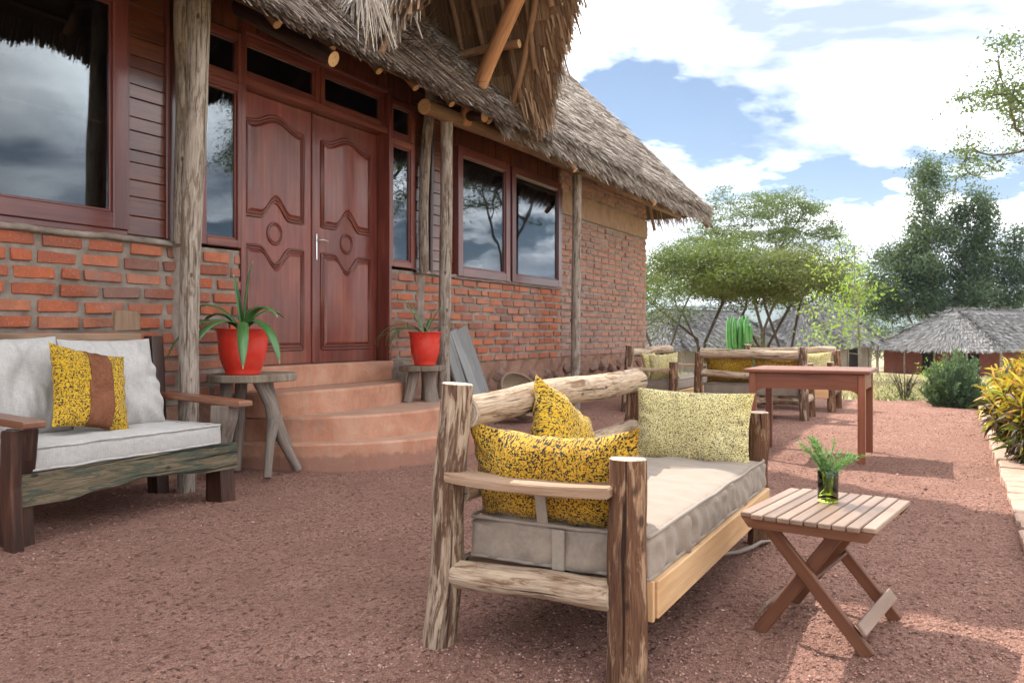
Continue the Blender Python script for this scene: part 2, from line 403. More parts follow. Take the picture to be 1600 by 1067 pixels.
def step_mat():
    t = NT('red oxide screed'); p = t.pos(); n = t.noise(p, 3.2, 6, .62, .4); n2 = t.noise(t.map(p, (22, 22, 4)), 1, 4, .6); n3 = t.noise(p, 45, 4, .7)
    k = t.ramp(n, (.30, (.28, .115, .066)), (.50, (.40, .185, .112)), (.68, (.46, .255, .17)))
    k = t.mix(t.ramp(n2, (.5, 0.0), (.78, .55)), k, (.37, .27, .205))
    k = t.mix(t.ramp(t.noise(p, 7, 5, .7, .5), (.60, 0.0), (.72, .6)), k, (.215, .155, .125))
    # dust lies on the level treads
    up = t.n('ShaderNodeSeparateXYZ', {0: t.n('ShaderNodeNewGeometry').outputs['True Normal']}).outputs[2]
    k = t.mix(t.m('MULTIPLY', t.ramp(up, (.6, 0.0), (.95, 1.0)), .55), k, (.37, .255, .19))
    zz = t.n('ShaderNodeSeparateXYZ', {0: p}).outputs[2]
    spl = t.ramp(t.m('SUBTRACT', zz, t.m('MULTIPLY', t.noise(p, 11, 5, .7), .16)), (-.05, .8), (.03, 0.0)); k = t.mix(spl, k, (.25, .125, .09))
    sc = t.ramp(t.noise(p, 26, 6, .75, .6), (.60, 0.0), (.68, .55)); k = t.mix(sc, k, (.42, .33, .27))
    ckk = t.ramp(t.m('ABSOLUTE', t.m('SUBTRACT', t.noise(p, 2.4, 4, .55, .3), .5)), (.0012, .35), (.003, 0.0)); ckk = t.m('MULTIPLY', ckk, t.ramp(t.noise(p, 1.1, 2, .5), (.60, 0.0), (.66, 1.0))); k = t.mix(ckk, k, (.10, .05, .035))
    t.p(Base_Color=k, Roughness=.72, Specular_IOR_Level=.25); t.bump(t.m('SUBTRACT', t.m('ADD', n3, n), t.m('MULTIPLY', ckk, 1.5)), .45, .007); return t.mat
M['step'] = step_mat()
def ground_mat():
    t = NT('red volcanic gravel'); p = t.pos(); n = t.noise(p, .9, 5, .6); n2 = t.noise(p, 60, 5, .75); v = t.vor(p, 130)
    n4 = t.noise(p, 14, 4, .6)
    k = t.ramp(n2, (.30, (.155, .074, .054)), (.47, (.375, .200, .150)), (.62, (.50, .290, .225)), (.80, (.64, .43, .35)))
    k = t.mix(t.ramp(n, (.35, .35), (.65, 0.0)), k, (.31, .165, .122))
    k = t.mix(t.ramp(n4, (.5, 0.0), (.72, .25)), k, (.55, .34, .26))
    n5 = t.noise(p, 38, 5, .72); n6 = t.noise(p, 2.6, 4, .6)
    k = t.mix(t.ramp(n5, (.37, .95), (.47, 0.0)), k, (.075, .036, .028))  # dark specks put the crevice shade between grains into the colour
    k = t.mix(t.ramp(n6, (.42, .35), (.60, 0.0)), k, (.25, .13, .098))
    n7 = t.noise(p, 170, 3, .65); k = t.mix(1.0, k, t.ramp(n7, (.30, .50), (.48, 1.12), (.70, 1.75)), 'MULTIPLY')
    t.p(Base_Color=k, Roughness=.97, Specular_IOR_Level=.08)
    t.bump(t.m('ADD', t.m('MULTIPLY', n2, 1.0), t.m('ADD', t.m('MULTIPLY', n5, 2.2), t.m('MULTIPLY', n4, 2.0))), 1.0, .03); return t.mat
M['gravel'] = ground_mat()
def rnd_mat(name, *stops, rough=.9, spec=.1, trans=0.0):
    t = NT(name); k = t.ramp(t.attr('rnd'), *stops)
    t.p(Base_Color=k, Roughness=rough, Specular_IOR_Level=spec)
    if trans > 0:
        tr = t.n('ShaderNodeBsdfTranslucent', {'Color': t.mix(.5, k, (.30, .42, .05))}); mx = t.n('ShaderNodeMixShader', {0: trans, 1: t.bsdf.outputs[0], 2: tr.outputs[0]})
        t.nt.links.new(mx.outputs[0], t.out.inputs[0])
    return t.mat
M['pebble'] = rnd_mat('pebble', (0, (.11, .052, .042)), (.4, (.29, .155, .122)), (.75, (.40, .235, .188)), (.97, (.46, .285, .235)), (1, (.64, .50, .42)))
M['lawn'] = earth_mat('dry lawn', (.27, .225, .125), (.39, .335, .205), (.50, .44, .29), .35, 9, .03)
M['grass'] = rnd_mat('dry grass blade', (0, (.19, .17, .075)), (.5, (.40, .34, .20)), (1, (.58, .51, .34)), trans=.1)
M['hut_thatch'] = earth_mat('hut thatch core', (.10, .098, .098), (.165, .16, .155), (.23, .222, .215), 3, 22, .03)
M['thatch_base'] = earth_mat('thatch core', (.06, .042, .028), (.11, .078, .052), (.17, .125, .085), 8, 60, .02)
M['thatch'] = rnd_mat('thatch straw', (0, (.10, .072, .055)), (.3, (.27, .215, .175)), (.7, (.48, .41, .35)), (1, (.68, .61, .54)), rough=.75, spec=.25)
M['thatch_under'] = rnd_mat('thatch underside straw', (0, (.10, .052, .030)), (.4, (.22, .13, .076)), (.8, (.33, .21, .13)), (1, (.43, .30, .20)), rough=.8, spec=.2)
M['thatch_shaded'] = rnd_mat('brown shaded thatch stalk', (0, (.050, .031, .022)), (.4, (.15, .102, .075)), (.75, (.29, .215, .165)), (1, (.50, .41, .34)), rough=.6, spec=.3)  # browner, darker thatch copy; the shade under the gable is in its colour
M['thatch_grey'] = rnd_mat('old grey thatch', (0, (.105, .10, .10)), (.4, (.19, .183, .18)), (.75, (.27, .26, .252)), (1, (.37, .355, .345)))
M['hill'] = earth_mat('hillside scrub', (.035, .055, .035), (.055, .075, .045), (.09, .10, .06), .004, .03, 1.0)
def leafm(name, a, b, c, trans=.35, rough=.55, spec=.3): return rnd_mat(name, (0, a), (.5, b), (1, c), rough=rough, spec=spec, trans=trans)
M['acacia'] = leafm('acacia leaflet', (.036, .056, .016), (.080, .108, .028), (.15, .165, .042), .25)
M['acacia_far'] = leafm('feathery acacia leaflet', (.030, .052, .022), (.062, .096, .038), (.11, .145, .055), .25)
M['dark_leaf'] = leafm('dark evergreen leaf', (.016, .034, .022), (.042, .074, .042), (.11, .145, .085), .22)
M['bright_leaf'] = leafm('fresh lime leaf', (.12, .20, .035), (.22, .33, .06), (.34, .44, .10), .5)
M['brown_leaf'] = leafm('withered leaflet', (.075, .052, .028), (.13, .095, .045), (.17, .15, .06), .3)
M['rosemary'] = leafm('grey green needle', (.035, .070, .040), (.075, .135, .075), (.15, .22, .13), .2)
M['herb'] = leafm('herb needle', (.07, .16, .05), (.14, .27, .09), (.26, .40, .17), .3)
M['croton_yellow'] = leafm('yellow croton leaf', (.34, .24, .02), (.58, .42, .03), (.70, .58, .10), .35)
M['croton_orange'] = leafm('orange croton leaf', (.40, .10, .015), (.52, .20, .02), (.60, .34, .04), .35)
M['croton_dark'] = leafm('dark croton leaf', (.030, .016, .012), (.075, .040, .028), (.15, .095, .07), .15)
M['croton_green'] = leafm('green croton leaf', (.05, .10, .015), (.12, .19, .03), (.26, .30, .05), .35)
M['twig'] = leafm('dry twig', (.09, .06, .04), (.15, .105, .075), (.23, .17, .12), 0.0)
def strap_mat():
    t = NT('strap leaf'); g = t.gc(); x = t.n('ShaderNodeSeparateXYZ', {0: g})
    k = t.ramp(t.noise(t.map(g, (90, 1, 3)), 1, 3), (.3, (.030, .085, .022)), (.7, (.075, .175, .045)))
    k = t.mix(t.ramp(x.outputs[2], (.955, 0.0), (.985, 1.0)), k, (.50, .38, .20))
    t.p(Base_Color=k, Roughness=.35, Specular_IOR_Level=.5); return t.mat
M['strap_leaf'] = strap_mat()
def plain(name, c, rough=.5, spec=.5, metal=0.0, coat=0.0, var=.12, scale=12):
    t = NT(name); n = t.noise(t.pos(), scale, 4, .6)
    k = t.mix(t.ramp(n, (.3, 0.0), (.7, 1.0)), tuple(x * (1 - var) for x in c), tuple(min(1, x * (1 + var)) for x in c))
    t.p(Base_Color=k, Roughness=t.m('MULTIPLY_ADD', n, .15, rough - .07), Specular_IOR_Level=spec, Metallic=metal, Coat_Weight=coat, Coat_Roughness=.1); return t.mat
def pot_mat():
    t = NT('red plastic pot'); p = t.pos(); d = t.noise(p, 9, 6, .7, .4); s = t.noise(t.map(p, (40, 40, 9)), 1, 5, .7)
    k = t.mix(t.ramp(d, (.50, 0.0), (.75, .35)), (.54, .026, .013), (.40, .13, .085)); k = t.mix(t.ramp(s, (.60, 0.0), (.74, .4)), k, (.42, .20, .15))
    t.p(Base_Color=k, Roughness=t.ramp(d, (.35, .24), (.7, .55)), Specular_IOR_Level=.5, Coat_Weight=.2, Coat_Roughness=.12); return t.mat
M['red_plastic'] = pot_mat()
M['cactus'] = plain('euphorbia skin', (.075, .22, .055), .5, .4, 0, 0, .3, 9)
M['steel'] = plain('brushed steel', (.62, .60, .57), .3, .5, 1.0)
M['strap_tape'] = plain('grey webbing tape', (.27, .22, .175), .8, .2, 0, 0, .1, 60)
M['label_dark'] = plain('black woven label', (.012, .014, .022), .7, .2)
def glass_pane():
    t = NT('window glass'); fr = t.n('ShaderNodeFresnel', {'IOR': 1.6})
    gl = t.n('ShaderNodeBsdfGlossy', {'Color': (.92, .95, 1.0), 'Roughness': .004})
    wv = t.noise(t.pos(), 1.1, 2, .4)
    t.set(gl.inputs['Normal'], t.n('ShaderNodeBump', {'Height': wv, 'Strength': .02, 'Distance': .2}).outputs[0])
    tr = t.n('ShaderNodeBsdfTransparent', {'Color': (.62, .66, .66)})
    mx = t.n('ShaderNodeMixShader', {0: t.m('MINIMUM', t.m('MULTIPLY', fr.outputs[0], 1.15), .95), 1: tr.outputs[0], 2: gl.outputs[0]})
    t.nt.links.new(mx.outputs[0], t.out.inputs[0]); return t.mat
M['glass'] = glass_pane()
def bottle_glass():
    t = NT('green bottle glass'); t.p(Base_Color=(.70, .90, .16), Roughness=.02, Transmission_Weight=1.0, IOR=1.45); return t.mat
M['bottle'] = bottle_glass()
def water_m():
    t = NT('water'); t.p(Base_Color=(.97, 1.0, .93), Roughness=.0, Transmission_Weight=1.0, IOR=1.33); return t.mat
M['water'] = water_m()
def bulb_m():
    t = NT('warm bulb'); t.p(Base_Color=(1, .8, .5), Emission_Color=(1.0, .62, .28), Emission_Strength=14.0); return t.mat
M['bulb'] = bulb_m()
def linen(name, c1, c2, sc=1.0, rough=.95):
    t = NT(name); g = t.gc()
    a = t.noise(t.map(g, (420 * sc, 26 * sc, 26 * sc)), 1, 3, .6); b = t.noise(t.map(g, (26 * sc, 420 * sc, 420 * sc)), 1, 3, .6)
    n = t.noise(g, 5, 4, .6)
    f = t.m('MULTIPLY_ADD', t.m('ADD', a, b), .5, 0.0)
    k = t.mix(t.ramp(f, (.36, 0.0), (.64, 1.0)), c1, c2); k = t.mix(t.ramp(n, (.5, 0.0), (.75, .25)), k, tuple(x * .72 for x in c1))
    t.p(Base_Color=k, Roughness=rough, Specular_IOR_Level=.12, Sheen_Weight=.15); t.bump(f, .25, .002); return t.mat
M['linen'] = linen('grey linen', (.32, .295, .27), (.50, .475, .45))
M['canvas'] = linen('stone canvas', (.215, .165, .128), (.285, .228, .18), 2.2)
def print_mat(name, base1, base2, ink, scale, thr, width, pale=None):
    t = NT(name); g = t.gc()
    n = t.noise(g, scale, 1.5, .5, .35); n2 = t.noise(t.map(g, (1, 1, 1), (3.3, 8.1, 0)), scale * 1.35, 1.5, .5, .5)
    l1 = t.ramp(t.m('ABSOLUTE', t.m('SUBTRACT', n, .5)), (width * .7, 1.0), (width * 1.25, 0.0))
    gap = t.ramp(t.noise(t.map(g, (1, 1, 1), (11, 5, 2)), scale * 1.1, 1, .5), (.40, 0.0), (.46, 1.0))
    l2 = t.ramp(n2, (thr, 0.0), (thr + .035, 1.0))
    k = t.mix(t.ramp(t.noise(g, 3.2, 3, .5), (.35, 0.0), (.65, 1.0)), base1, base2)
    k = t.mix(t.m('MAXIMUM', t.m('MULTIPLY', l1, gap), l2), k, ink)
    t.p(Base_Color=k, Roughness=.9, Specular_IOR_Level=.15, Sheen_Weight=.1); t.bump(t.noise(g, 300, 2, .5), .12, .002); return t.mat
M['print_yellow'] = print_mat('yellow and black print', (.47, .275, .016), (.55, .33, .03), (.012, .016, .018), 88, .57, .042)
M['print_yellow_dense'] = print_mat('dense yellow and black print', (.42, .215, .012), (.52, .30, .03), (.014, .014, .012), 120, .535, .036)
M['print_pale'] = print_mat('pale yellow speckled print', (.66, .55, .22), (.70, .60, .32), (.065, .055, .032), 170, .545, .036)
M['bark_cloth'] = earth_mat('brown bark cloth', (.10, .035, .018), (.175, .068, .036), (.24, .105, .06), 9, 60, .004)
def weave():
    t = NT('woven grass'); g = t.gc(); w = t.n('ShaderNodeTexWave', {'Vector': t.map(g, (1, 1, 1)), 'Scale': 26, 'Distortion': 2.0}, bands_direction='Z').outputs['Fac']
    n = t.noise(g, 60, 3); k = t.mix(t.m('MULTIPLY', w, n), (.20, .13, .08), (.46, .36, .25)); t.p(Base_Color=k, Roughness=.9); t.bump(w, .8, .008); return t.mat
M['weave'] = weave()

# ------------------------------------------------------------------ terrain
rng = np.random.default_rng(11)
def ground_z(x, y):
    """terrace level near the lodge, falling away gently beyond it"""
    d = np.maximum(0.0, np.minimum(np.asarray(x, float) - 14.5, 42.0)); return -0.038 * d
def grid_sheet(name, xs, ys, zf, m, uv=False):
    X, Y = np.meshgrid(xs, ys, indexing='ij'); Z = zf(X, Y)
    V = np.stack([X, Y, Z], -1).reshape(-1, 3); nx, ny = len(xs), len(ys)
    i = np.arange((nx - 1) * (ny - 1)); a = (i // (ny - 1)) * ny + i % (ny - 1)
    F = np.stack([a, a + ny, a + ny + 1, a + 1], 1)
    o = np_mesh(name, V, F, m, smooth=True); o['kind'] = 'structure'; return o
def fbm(X, Y, sc, seed):
    r = np.random.default_rng(seed); z = np.zeros_like(X)
    for k in range(7):
        f = sc * 1.6 ** k; a = r.uniform(0, 6.28); b = r.uniform(0, 6.28)
        z += np.sin(X * f * math.cos(a) + Y * f * math.sin(a) + b) / 1.6 ** k
    return z
lawn = grid_sheet('dry_lawn', np.concatenate([[-400, -100, -20, -5], np.arange(0, 70, 2.0), [90, 150, 300, 700, 1500, 3500]]),
                  np.concatenate([[-3500, -1200, -400, -150, -80, -50], np.arange(-40, 62, 2.0), [80, 150, 400, 1200, 3500]]),
                  lambda X, Y: ground_z(X, Y) - 0.075 + 0.012 * np.sin(X * 1.3) * np.sin(Y * 1.1), M['lawn'])
xs = np.concatenate([np.arange(-6, 1, .25), np.arange(1, 6, .045), np.arange(6, 14.35, .16)])
ys = np.concatenate([np.arange(-.315, 3.2, .05), np.arange(3.2, 11, .2)])
sg = random.Random(99); SCUFF = [(sg.uniform(1.2, 7.5), sg.uniform(-.2, 4.4), sg.uniform(.04, .13), sg.choice((-1, -1, 1)) * sg.uniform(.003, .011)) for _ in range(240)]
def terr(X, Y):
    z = 0.010 * fbm(X, Y, 1.4, 3) + 0.005 * fbm(X, Y, 6.0, 4) + .0035 * fbm(X, Y, 19.0, 5)
    for (gx_, gy_, gr, gh) in SCUFF: z = z + gh * np.exp(-((X - gx_) ** 2 + (Y - gy_) ** 2) / (gr * gr))
    return z - 0.012
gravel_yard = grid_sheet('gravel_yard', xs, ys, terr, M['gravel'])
# loose stones lying on the yard
def pebbles():
    n = 120000; d = 1.7 + 9.5 * rng.random(n) ** 1.75; t = rng.uniform(-.66, .66, n)
    c, s = math.cos(R(27.96)), math.sin(R(27.96))
    x = d * (c + t * s); y = d * (s - t * c)
    k = (y > -.30) & (y < 5.0) & (x < 14.2) & ~((np.abs((x - 6.1) / 1.3) ** 2 + ((y - 5.05) / 1.28) ** 2) < 1)
    tr = fbm(x * .9 + y * .5, y * .8, 1.1, 61) + .5 * fbm(x, y, 3.7, 62); k &= (tr + rng.normal(0, .5, n)) > -.35
    x, y = x[k], y[k]; n = len(x)
    z = terr(x, y)
    sz = (0.0016 + 0.0042 * rng.random(n) ** 3.0) * (1 + .10 * np.hypot(x, y)) ; big = rng.random(n) < .006; sz[big] *= 1.9
    O = np.array([[1, 0, 0], [0, 1, 0], [-1, 0, 0], [0, -1, 0], [0, 0, .62], [0, 0, -.5]], np.float32)
    V = np.repeat(O[None], n, 0) * (1 + .35 * rng.uniform(-1, 1, (n, 6, 1)))
    a = rng.uniform(0, 6.28, n); ca, sa = np.cos(a)[:, None], np.sin(a)[:, None]
    vx = V[..., 0] * ca - V[..., 1] * sa; vy = V[..., 0] * sa + V[..., 1] * ca
    V = np.stack([vx, vy, V[..., 2]], -1) * sz[:, None, None] + np.stack([x, y, z + sz * .22], -1)[:, None]
    T = np.array([[0, 1, 4], [1, 2, 4], [2, 3, 4], [3, 0, 4], [1, 0, 5], [2, 1, 5], [3, 2, 5], [0, 3, 5]])
    F = (T[None] + (np.arange(n) * 6)[:, None, None]).reshape(-1, 3)
    r = np.clip(rng.beta(2.2, 2.6, n), 0, .96); r[rng.random(n) < .004] = 1.0
    o = np_mesh('loose_gravel', V, F, M['pebble'], attrs={'rnd': np.repeat(r, 6)})
    tag(o, 'loose red volcanic gravel strewn over the yard', 'gravel', kind='stuff')
pebbles()
# distant hills
def hills():
    a = np.linspace(-.9, 1.4, 90)
    V = []; 
    for k, (dist, z) in enumerate([(2600, -6), (2900, .45), (3300, 1.0), (3900, .7)]):
        for ang in a:
            hgt = 88 + 34 * math.sin(ang * 5 + 1) + 18 * math.sin(ang * 13 + .4) + 9 * math.sin(ang * 31)
            V.append((dist * math.cos(ang), dist * math.sin(ang), -6 if k == 0 else hgt * z - 3 + 9 * math.sin(ang * 57 + k * 2)))
    n = len(a); F = [(k * n + i, k * n + i + 1, (k + 1) * n + i + 1, (k + 1) * n + i) for k in range(3) for i in range(n - 1)]
    o = np_mesh('hills', V, F, M['hill'], smooth=True); o['kind'] = 'structure'
hills()
# brick kerb along the yard
brick_variants = []
def rough_brick(name, size, seed, amp=.006, sub=True):
    bm = bmesh.new(); bmesh.ops.create_cube(bm, size=1.0)
    bmesh.ops.bevel(bm, geom=list(bm.edges), offset=.055, segments=1, affect='EDGES', clamp_overlap=True)
    for v in bm.verts:
        v.co = Vector((v.co.x * size[0], v.co.y * size[1], v.co.z * size[2]))
        p = v.co * 16 + Vector((seed * 9.1, seed * 3.3, 0))
        v.co += Vector((mnoise.noise(p), mnoise.noise(p + Vector((7, 0, 0))), mnoise.noise(p + Vector((0, 7, 0))))) * amp * 2
    me = bpy.data.meshes.new(name); bm.to_mesh(me); bm.free(); return me
kerb = thing('brick_kerb', 'low kerb of pale flat bricks edging the red gravel beside the croton hedge', 'kerb', (8.4, -.42, 0))
kv = [rough_brick('brick', (.215, .23, .12), i + 50, .005) for i in range(6)]
rr = random.Random(5); x = 2.9; 
while x < 14.0:
    o = link(kv[rr.randrange(6)], 'brick', M['kerb_brick'], kerb)
    o.location = (x - 8.4, rr.uniform(-.008, .008), -.018 + rr.uniform(-.008, .008)); o.rotation_euler = (rr.uniform(-.03, .03), rr.uniform(-.02, .02), rr.uniform(-.03, .03)); x += .224

# ------------------------------------------------------------------ the lodge
FY = 5.05
lodge = thing('thatched_lodge', 'red brick lodge with carved double door, varnished planks and shaggy thatched roof', 'building', (8.0, FY, 0))
LO = lodge.location
def wbox(mb, x0, x1, y0, y1, z0, z1, bev=.004, long=None, seed=0.0):
    return mb.box(((x0 + x1) / 2, (y0 + y1) / 2, (z0 + z1) / 2), (x1 - x0, y1 - y0, z1 - z0), None, bev, long, 0, seed)
# masonry body (mortar face set back behind the bricks)
def mortar_panel(name, x0, x1, z0, z1, m, y=FY + .012, amp=.009, step=.03, thick=.22):
    nx = max(2, int((x1 - x0) / step)); nz_ = max(2, int((z1 - z0) / step))
    X, Z = np.meshgrid(np.linspace(x0, x1, nx), np.linspace(z0, z1, nz_), indexing='ij')
    Yv = y + amp * .55 * fbm(X, Z, 9.0, 8) * .6 + amp * .5 * fbm(X, Z, 23.0, 9) * .6
    V = np.stack([X, Yv, Z], -1).reshape(-1, 3)
    i = np.arange((nx - 1) * (nz_ - 1)); a = (i // (nz_ - 1)) * nz_ + i % (nz_ - 1)
    F = np.stack([a, a + nz_, a + nz_ + 1, a + 1], 1)
    b = len(V); y2 = FY + thick
    bx = np.array([(xx, yy, zz) for xx in (x0, x1) for yy in (y + .006, y2) for zz in (z0, z1)])
    BF = np.array([[0, 1, 3, 2], [4, 6, 7, 5], [0, 4, 5, 1], [2, 3, 7, 6], [0, 2, 6, 4], [1, 5, 7, 3]]) + b
    BF = np.delete(BF, 2, 0)
    V = np.concatenate([V, bx]) - np.array(LO)
    return np_mesh(name, V, np.concatenate([F, BF]), m, lodge, smooth=False)
wall_left = mortar_panel('brick_wall', 1.2, 4.90, .50, 1.705, M['mortar'])
wall_mid = mortar_panel('brick_wall', 6.845, 11.03, .62, 1.70, M['mortar'])
wall_right = mortar_panel('brick_wall', 11.03, 14.85, .62, 4.12, M['mortar'], step=.04)
body = W()
wbox(body, 1.2, 4.90, FY + .03, FY + .26, -.1, .50, 0); wbox(body, 6.845, 14.84, FY + .03, FY + .26, -.1, .61, 0)
wbox(body, 14.62, 14.85, FY + .23, 11.0, -.1, 4.1, 0); wbox(body, 1.2, 1.43, FY + .23, 11.0, -.1, 4.1, 0); wbox(body, 1.2, 14.85, 11.0, 11.2, -.1, 4.1, 0)
wbox(body, 1.44, 14.6, FY + .27, 10.99, -.1, .6, 0)
body.build('masonry_body', M['interior'], lodge)
ceil_ = W(); wbox(ceil_, 1.3, 14.7, FY + .1, 10.95, 4.13, 4.2, 0); ceil_.build('ceiling', M['interior'], lodge)
# bricks
variants = [rough_brick('brick', (1, 1, 1), 0, 0)]
def brick_mesh(L, Hh, seed): return rough_brick('brick', (L, .10, Hh), seed, .0048)
BV = [brick_mesh(L, .078, i * 3 + j) for i in range(4) for j, L in enumerate((.285, .27, .255))]
HB = [brick_mesh(.13, .078, 90 + i) for i in range(3)]
spots = []
def course(wall, x0, x1, z, odd, rr, dens=0):
    x = x0 - (.16 if odd else 0.0) + rr.uniform(-.02, .02)
    while x < x1 - .05:
        half = rr.random() < .07
        w = .13 if half else .285
        a, b = x, x + w
        if a < x0 + .005 and b > x0 + .1: a2 = x0 + .008; a = a2
        if b > x1: b = x1 - .006
        if b - a > .07 and a >= x0 - .001:
            spots.append((wall, (a + b) / 2, z, b - a, half, rr.uniform(-.007, .007)))
        x += w + rr.uniform(.022, .040)
rr = random.Random(21)
z = .56; k = 0
while z < 1.66: course(wall_left, 1.6, 4.895, z + .04, k % 2, rr); z += .1035; k += 1
z = .70; k = 0
while z < 1.65: course(wall_mid, 6.86, 11.02, z + .04, k % 2, rr); z += .0985; k += 1
z = .70; k = 1
while z < 4.0:
    if not (2.80 < z + .04 < 3.09): course(wall_right, 11.03, 14.845, z + .04, k % 2, rr)
    z += .0985; k += 1
near = []
for w in (wall_left, wall_mid, wall_right):
    sp = [s for s in spots if s[0] is w]
    sp.sort(key=lambda s: s[1]); near += sp
vis = [s for s in near if s[1] > 2.75]
single = vis[:300]; rest = [s for s in near if s not in single]
WH = {wall_left.name: .94, wall_mid.name: .86, wall_right.name: .80}
for (w, x, z, L, half, dy) in single:
    if half: me, base = HB[rr.randrange(3)], .13
    else:
        j = rr.randrange(12); me, base = BV[j], (.285, .27, .255)[j % 3]
    o = link(me, 'brick', M['brick'], w); o.material_slots[0].link = 'OBJECT'; o.material_slots[0].material = M['brick_dusty' if w is wall_right else 'brick']; o.location = (x - LO.x, FY + .045 + dy - LO.y, z + rr.uniform(-.004, .004)); o.scale = (L / base * rr.uniform(.90, .99), 1, rr.uniform(.92, 1.04) * WH[w.name])
    o.rotation_euler = (0, rr.uniform(-.012, .012), 0)
def joined_bricks(lst, w):
    tv = []; tf = []; ra = []; b = 0
    for (_, x, z, L, half, dy) in lst:
        me = HB[rr.randrange(3)] if half else BV[rr.randrange(4) * 3]
        base = .13 if half else .285
        v = np.array([tuple(q.co) for q in me.vertices]); v = v * np.array([L / base, 1, rr.uniform(.92, 1.04) * WH[w.name]]) + np.array([x - LO.x, FY + .045 + dy - LO.y, z])
        for p in me.polygons: tf.append([i + b for i in p.vertices])
        tv.append(v); ra.append(np.full(len(v), rr.random())); b += len(v)
    me = bpy.data.meshes.new('brick_rows'); me.from_pydata(np.concatenate(tv).tolist(), [], tf)
    a = me.attributes.new('rnd', 'FLOAT', 'POINT'); a.data.foreach_set('value', np.concatenate(ra).astype(np.float32))
    o = link(me, 'brickwork', M['brick_dusty' if w is wall_right else 'brick'], w); o['kind'] = 'stuff'
for w in (wall_left, wall_mid, wall_right):
    l = [s for s in rest if s[0] is w]
    if l: joined_bricks(l, w)
mortar_panel('plaster_band', 11.05, 14.852, 2.79, 3.12, M['plaster'], y=FY - .018, amp=.010, step=.03, thick=.01)
# cement ledge on top of the low walls
def ledge(a, b_):
    m = W(); n = int((b_ - a) / .035); pr = [(.09, 1.678), (-.022, 1.680), (-.030, 1.700), (-.012, 1.722), (.09, 1.728)]
    vs = []
    for i in range(n + 1):
        x = a + (b_ - a) * i / n
        for (dy, z) in pr: vs.append((x, FY + dy + .012 * nz((x * 6, dy * 9, z * 9)) + .008 * nz((x * 17, dy, z)), z + .010 * nz((x * 5, 7 + dy * 5, z)) + .005 * nz((x * 19, 3, z * 5))))
    k = len(pr); m.add(vs, [(i * k + j, i * k + j + 1, (i + 1) * k + j + 1, (i + 1) * k + j) for i in range(n) for j in range(k - 1)], None, 0, True); m.build('cement_ledge', M['mortar'], lodge)
ledge(1.2, 4.44); ledge(7.31, 11.02)
def patch(x, z0, z1, wd):
    m = W(); n = 16; vs = []
    for i in range(n + 1):
        z = z0 + (z1 - z0) * i / n
        for j in range(9):
            u = -1 + j / 4; w_ = wd / 2 * (1 + .5 * nz((z * 6, x, 1))); vs.append((x + u * w_, FY + .03 - .055 * math.sqrt(max(0, 1 - u ** 4)) * (1 + .5 * nz((u * 2, z * 9, x))), z))
    m.add(vs, [(i * 9 + j, i * 9 + j + 1, (i + 1) * 9 + j + 1, (i + 1) * 9 + j) for i in range(n) for j in range(8)], None, 0, True); m.build('mortar_patch', M['mortar'], lodge)
patch(4.30, .9, 1.69, .20); patch(7.42, .95, 1.69, .15)
# rubble plinth
mortar_panel('plinth', 6.85, 14.86, -.1, .70, M['plinth'], y=FY - .045, amp=.045, step=.045, thick=.01)
mortar_panel('plinth', 1.2, 4.80, -.1, .52, M['plinth'], y=FY - .03, amp=.035, step=.05, thick=.01)
def stone_mesh(seed):
    bm = bmesh.new(); bmesh.ops.create_icosphere(bm, subdivisions=2, radius=1.0)
    for v in bm.verts:
        p = v.co * 1.3 + Vector((seed * 5, 0, 0)); v.co *= 1 + .35 * mnoise.noise(p) + .12 * mnoise.noise(p * 3)
    me = bpy.data.meshes.new('stone'); bm.to_mesh(me); bm.free(); return me
SV = [stone_mesh(i) for i in range(6)]
rr = random.Random(31)
for row, zc in ((0, .10), (1, .30), (2, .50)):
    x = 7.55 + row * .13
    while x < 14.8:
        s = rr.uniform(.075, .135)
        o = link(SV[rr.randrange(6)], 'stone', M['stone'], lodge); o.location = (x - LO.x, FY - .040 - LO.y, zc + rr.uniform(-.05, .05))
        o.scale = (s * rr.uniform(1, 1.35), .085, s * rr.uniform(.7, 1.0)); o.rotation_euler = (rr.uniform(-.3, .3), rr.uniform(-.5, .5), rr.uniform(-.3, .3)); x += s * 2 + rr.uniform(.10, .32)
# --- timber front: backing, cladding planks, frames
back = W()
for a, b, z0, z1 in ((3.80, 4.50, 1.70, 4.1), (7.28, 8.14, 1.70, 4.1), (10.93, 11.03, 1.70, 4.1), (1.2, 3.82, 3.36, 4.1), (4.5, 7.3, 3.50, 4.1), (8.1, 11.0, 3.19, 4.1), (9.36, 9.46, 1.7, 3.2), (1.2, 1.9, 1.7, 3.4)):
    wbox(back, a, b, FY + .045, FY + .11, z0, z1, 0)
back.build('backing_boards', M['plank_red'], lodge)
clad = part('cladding', lodge)
rr = random.Random(77)
def planks_h(x0, x1, z0, z1):
    z = z0
    while z < z1 - .02:
        h = rr.uniform(.085, .145); h = min(h, z1 - z)
        m = W(); m.box(((x0 + x1) / 2, FY + .032 + rr.uniform(-.004, .004), z + h / 2), (x1 - x0, .024, h - .004), None, .004, 0, .0, rr.random() * 9); m.build('plank', M['plank_red'], clad); z += h
planks_h(3.83, 4.165, 1.735, 3.92); planks_h(7.33, 8.115, 1.735, 3.92); planks_h(10.965, 11.03, 1.735, 3.92)
def planks_v(x0, x1, z0, z1, y):
    x = x0
    while x < x1 - .02:
        w = rr.uniform(.10, .17); w = min(w, x1 - x)
        m = W(); m.box((x + w / 2, y + rr.uniform(-.005, .005), (z0 + z1) / 2), (w - .004, .022, z1 - z0), None, .004, 2, .0, rr.random() * 9); m.build('plank', M['plank_red'], clad); x += w
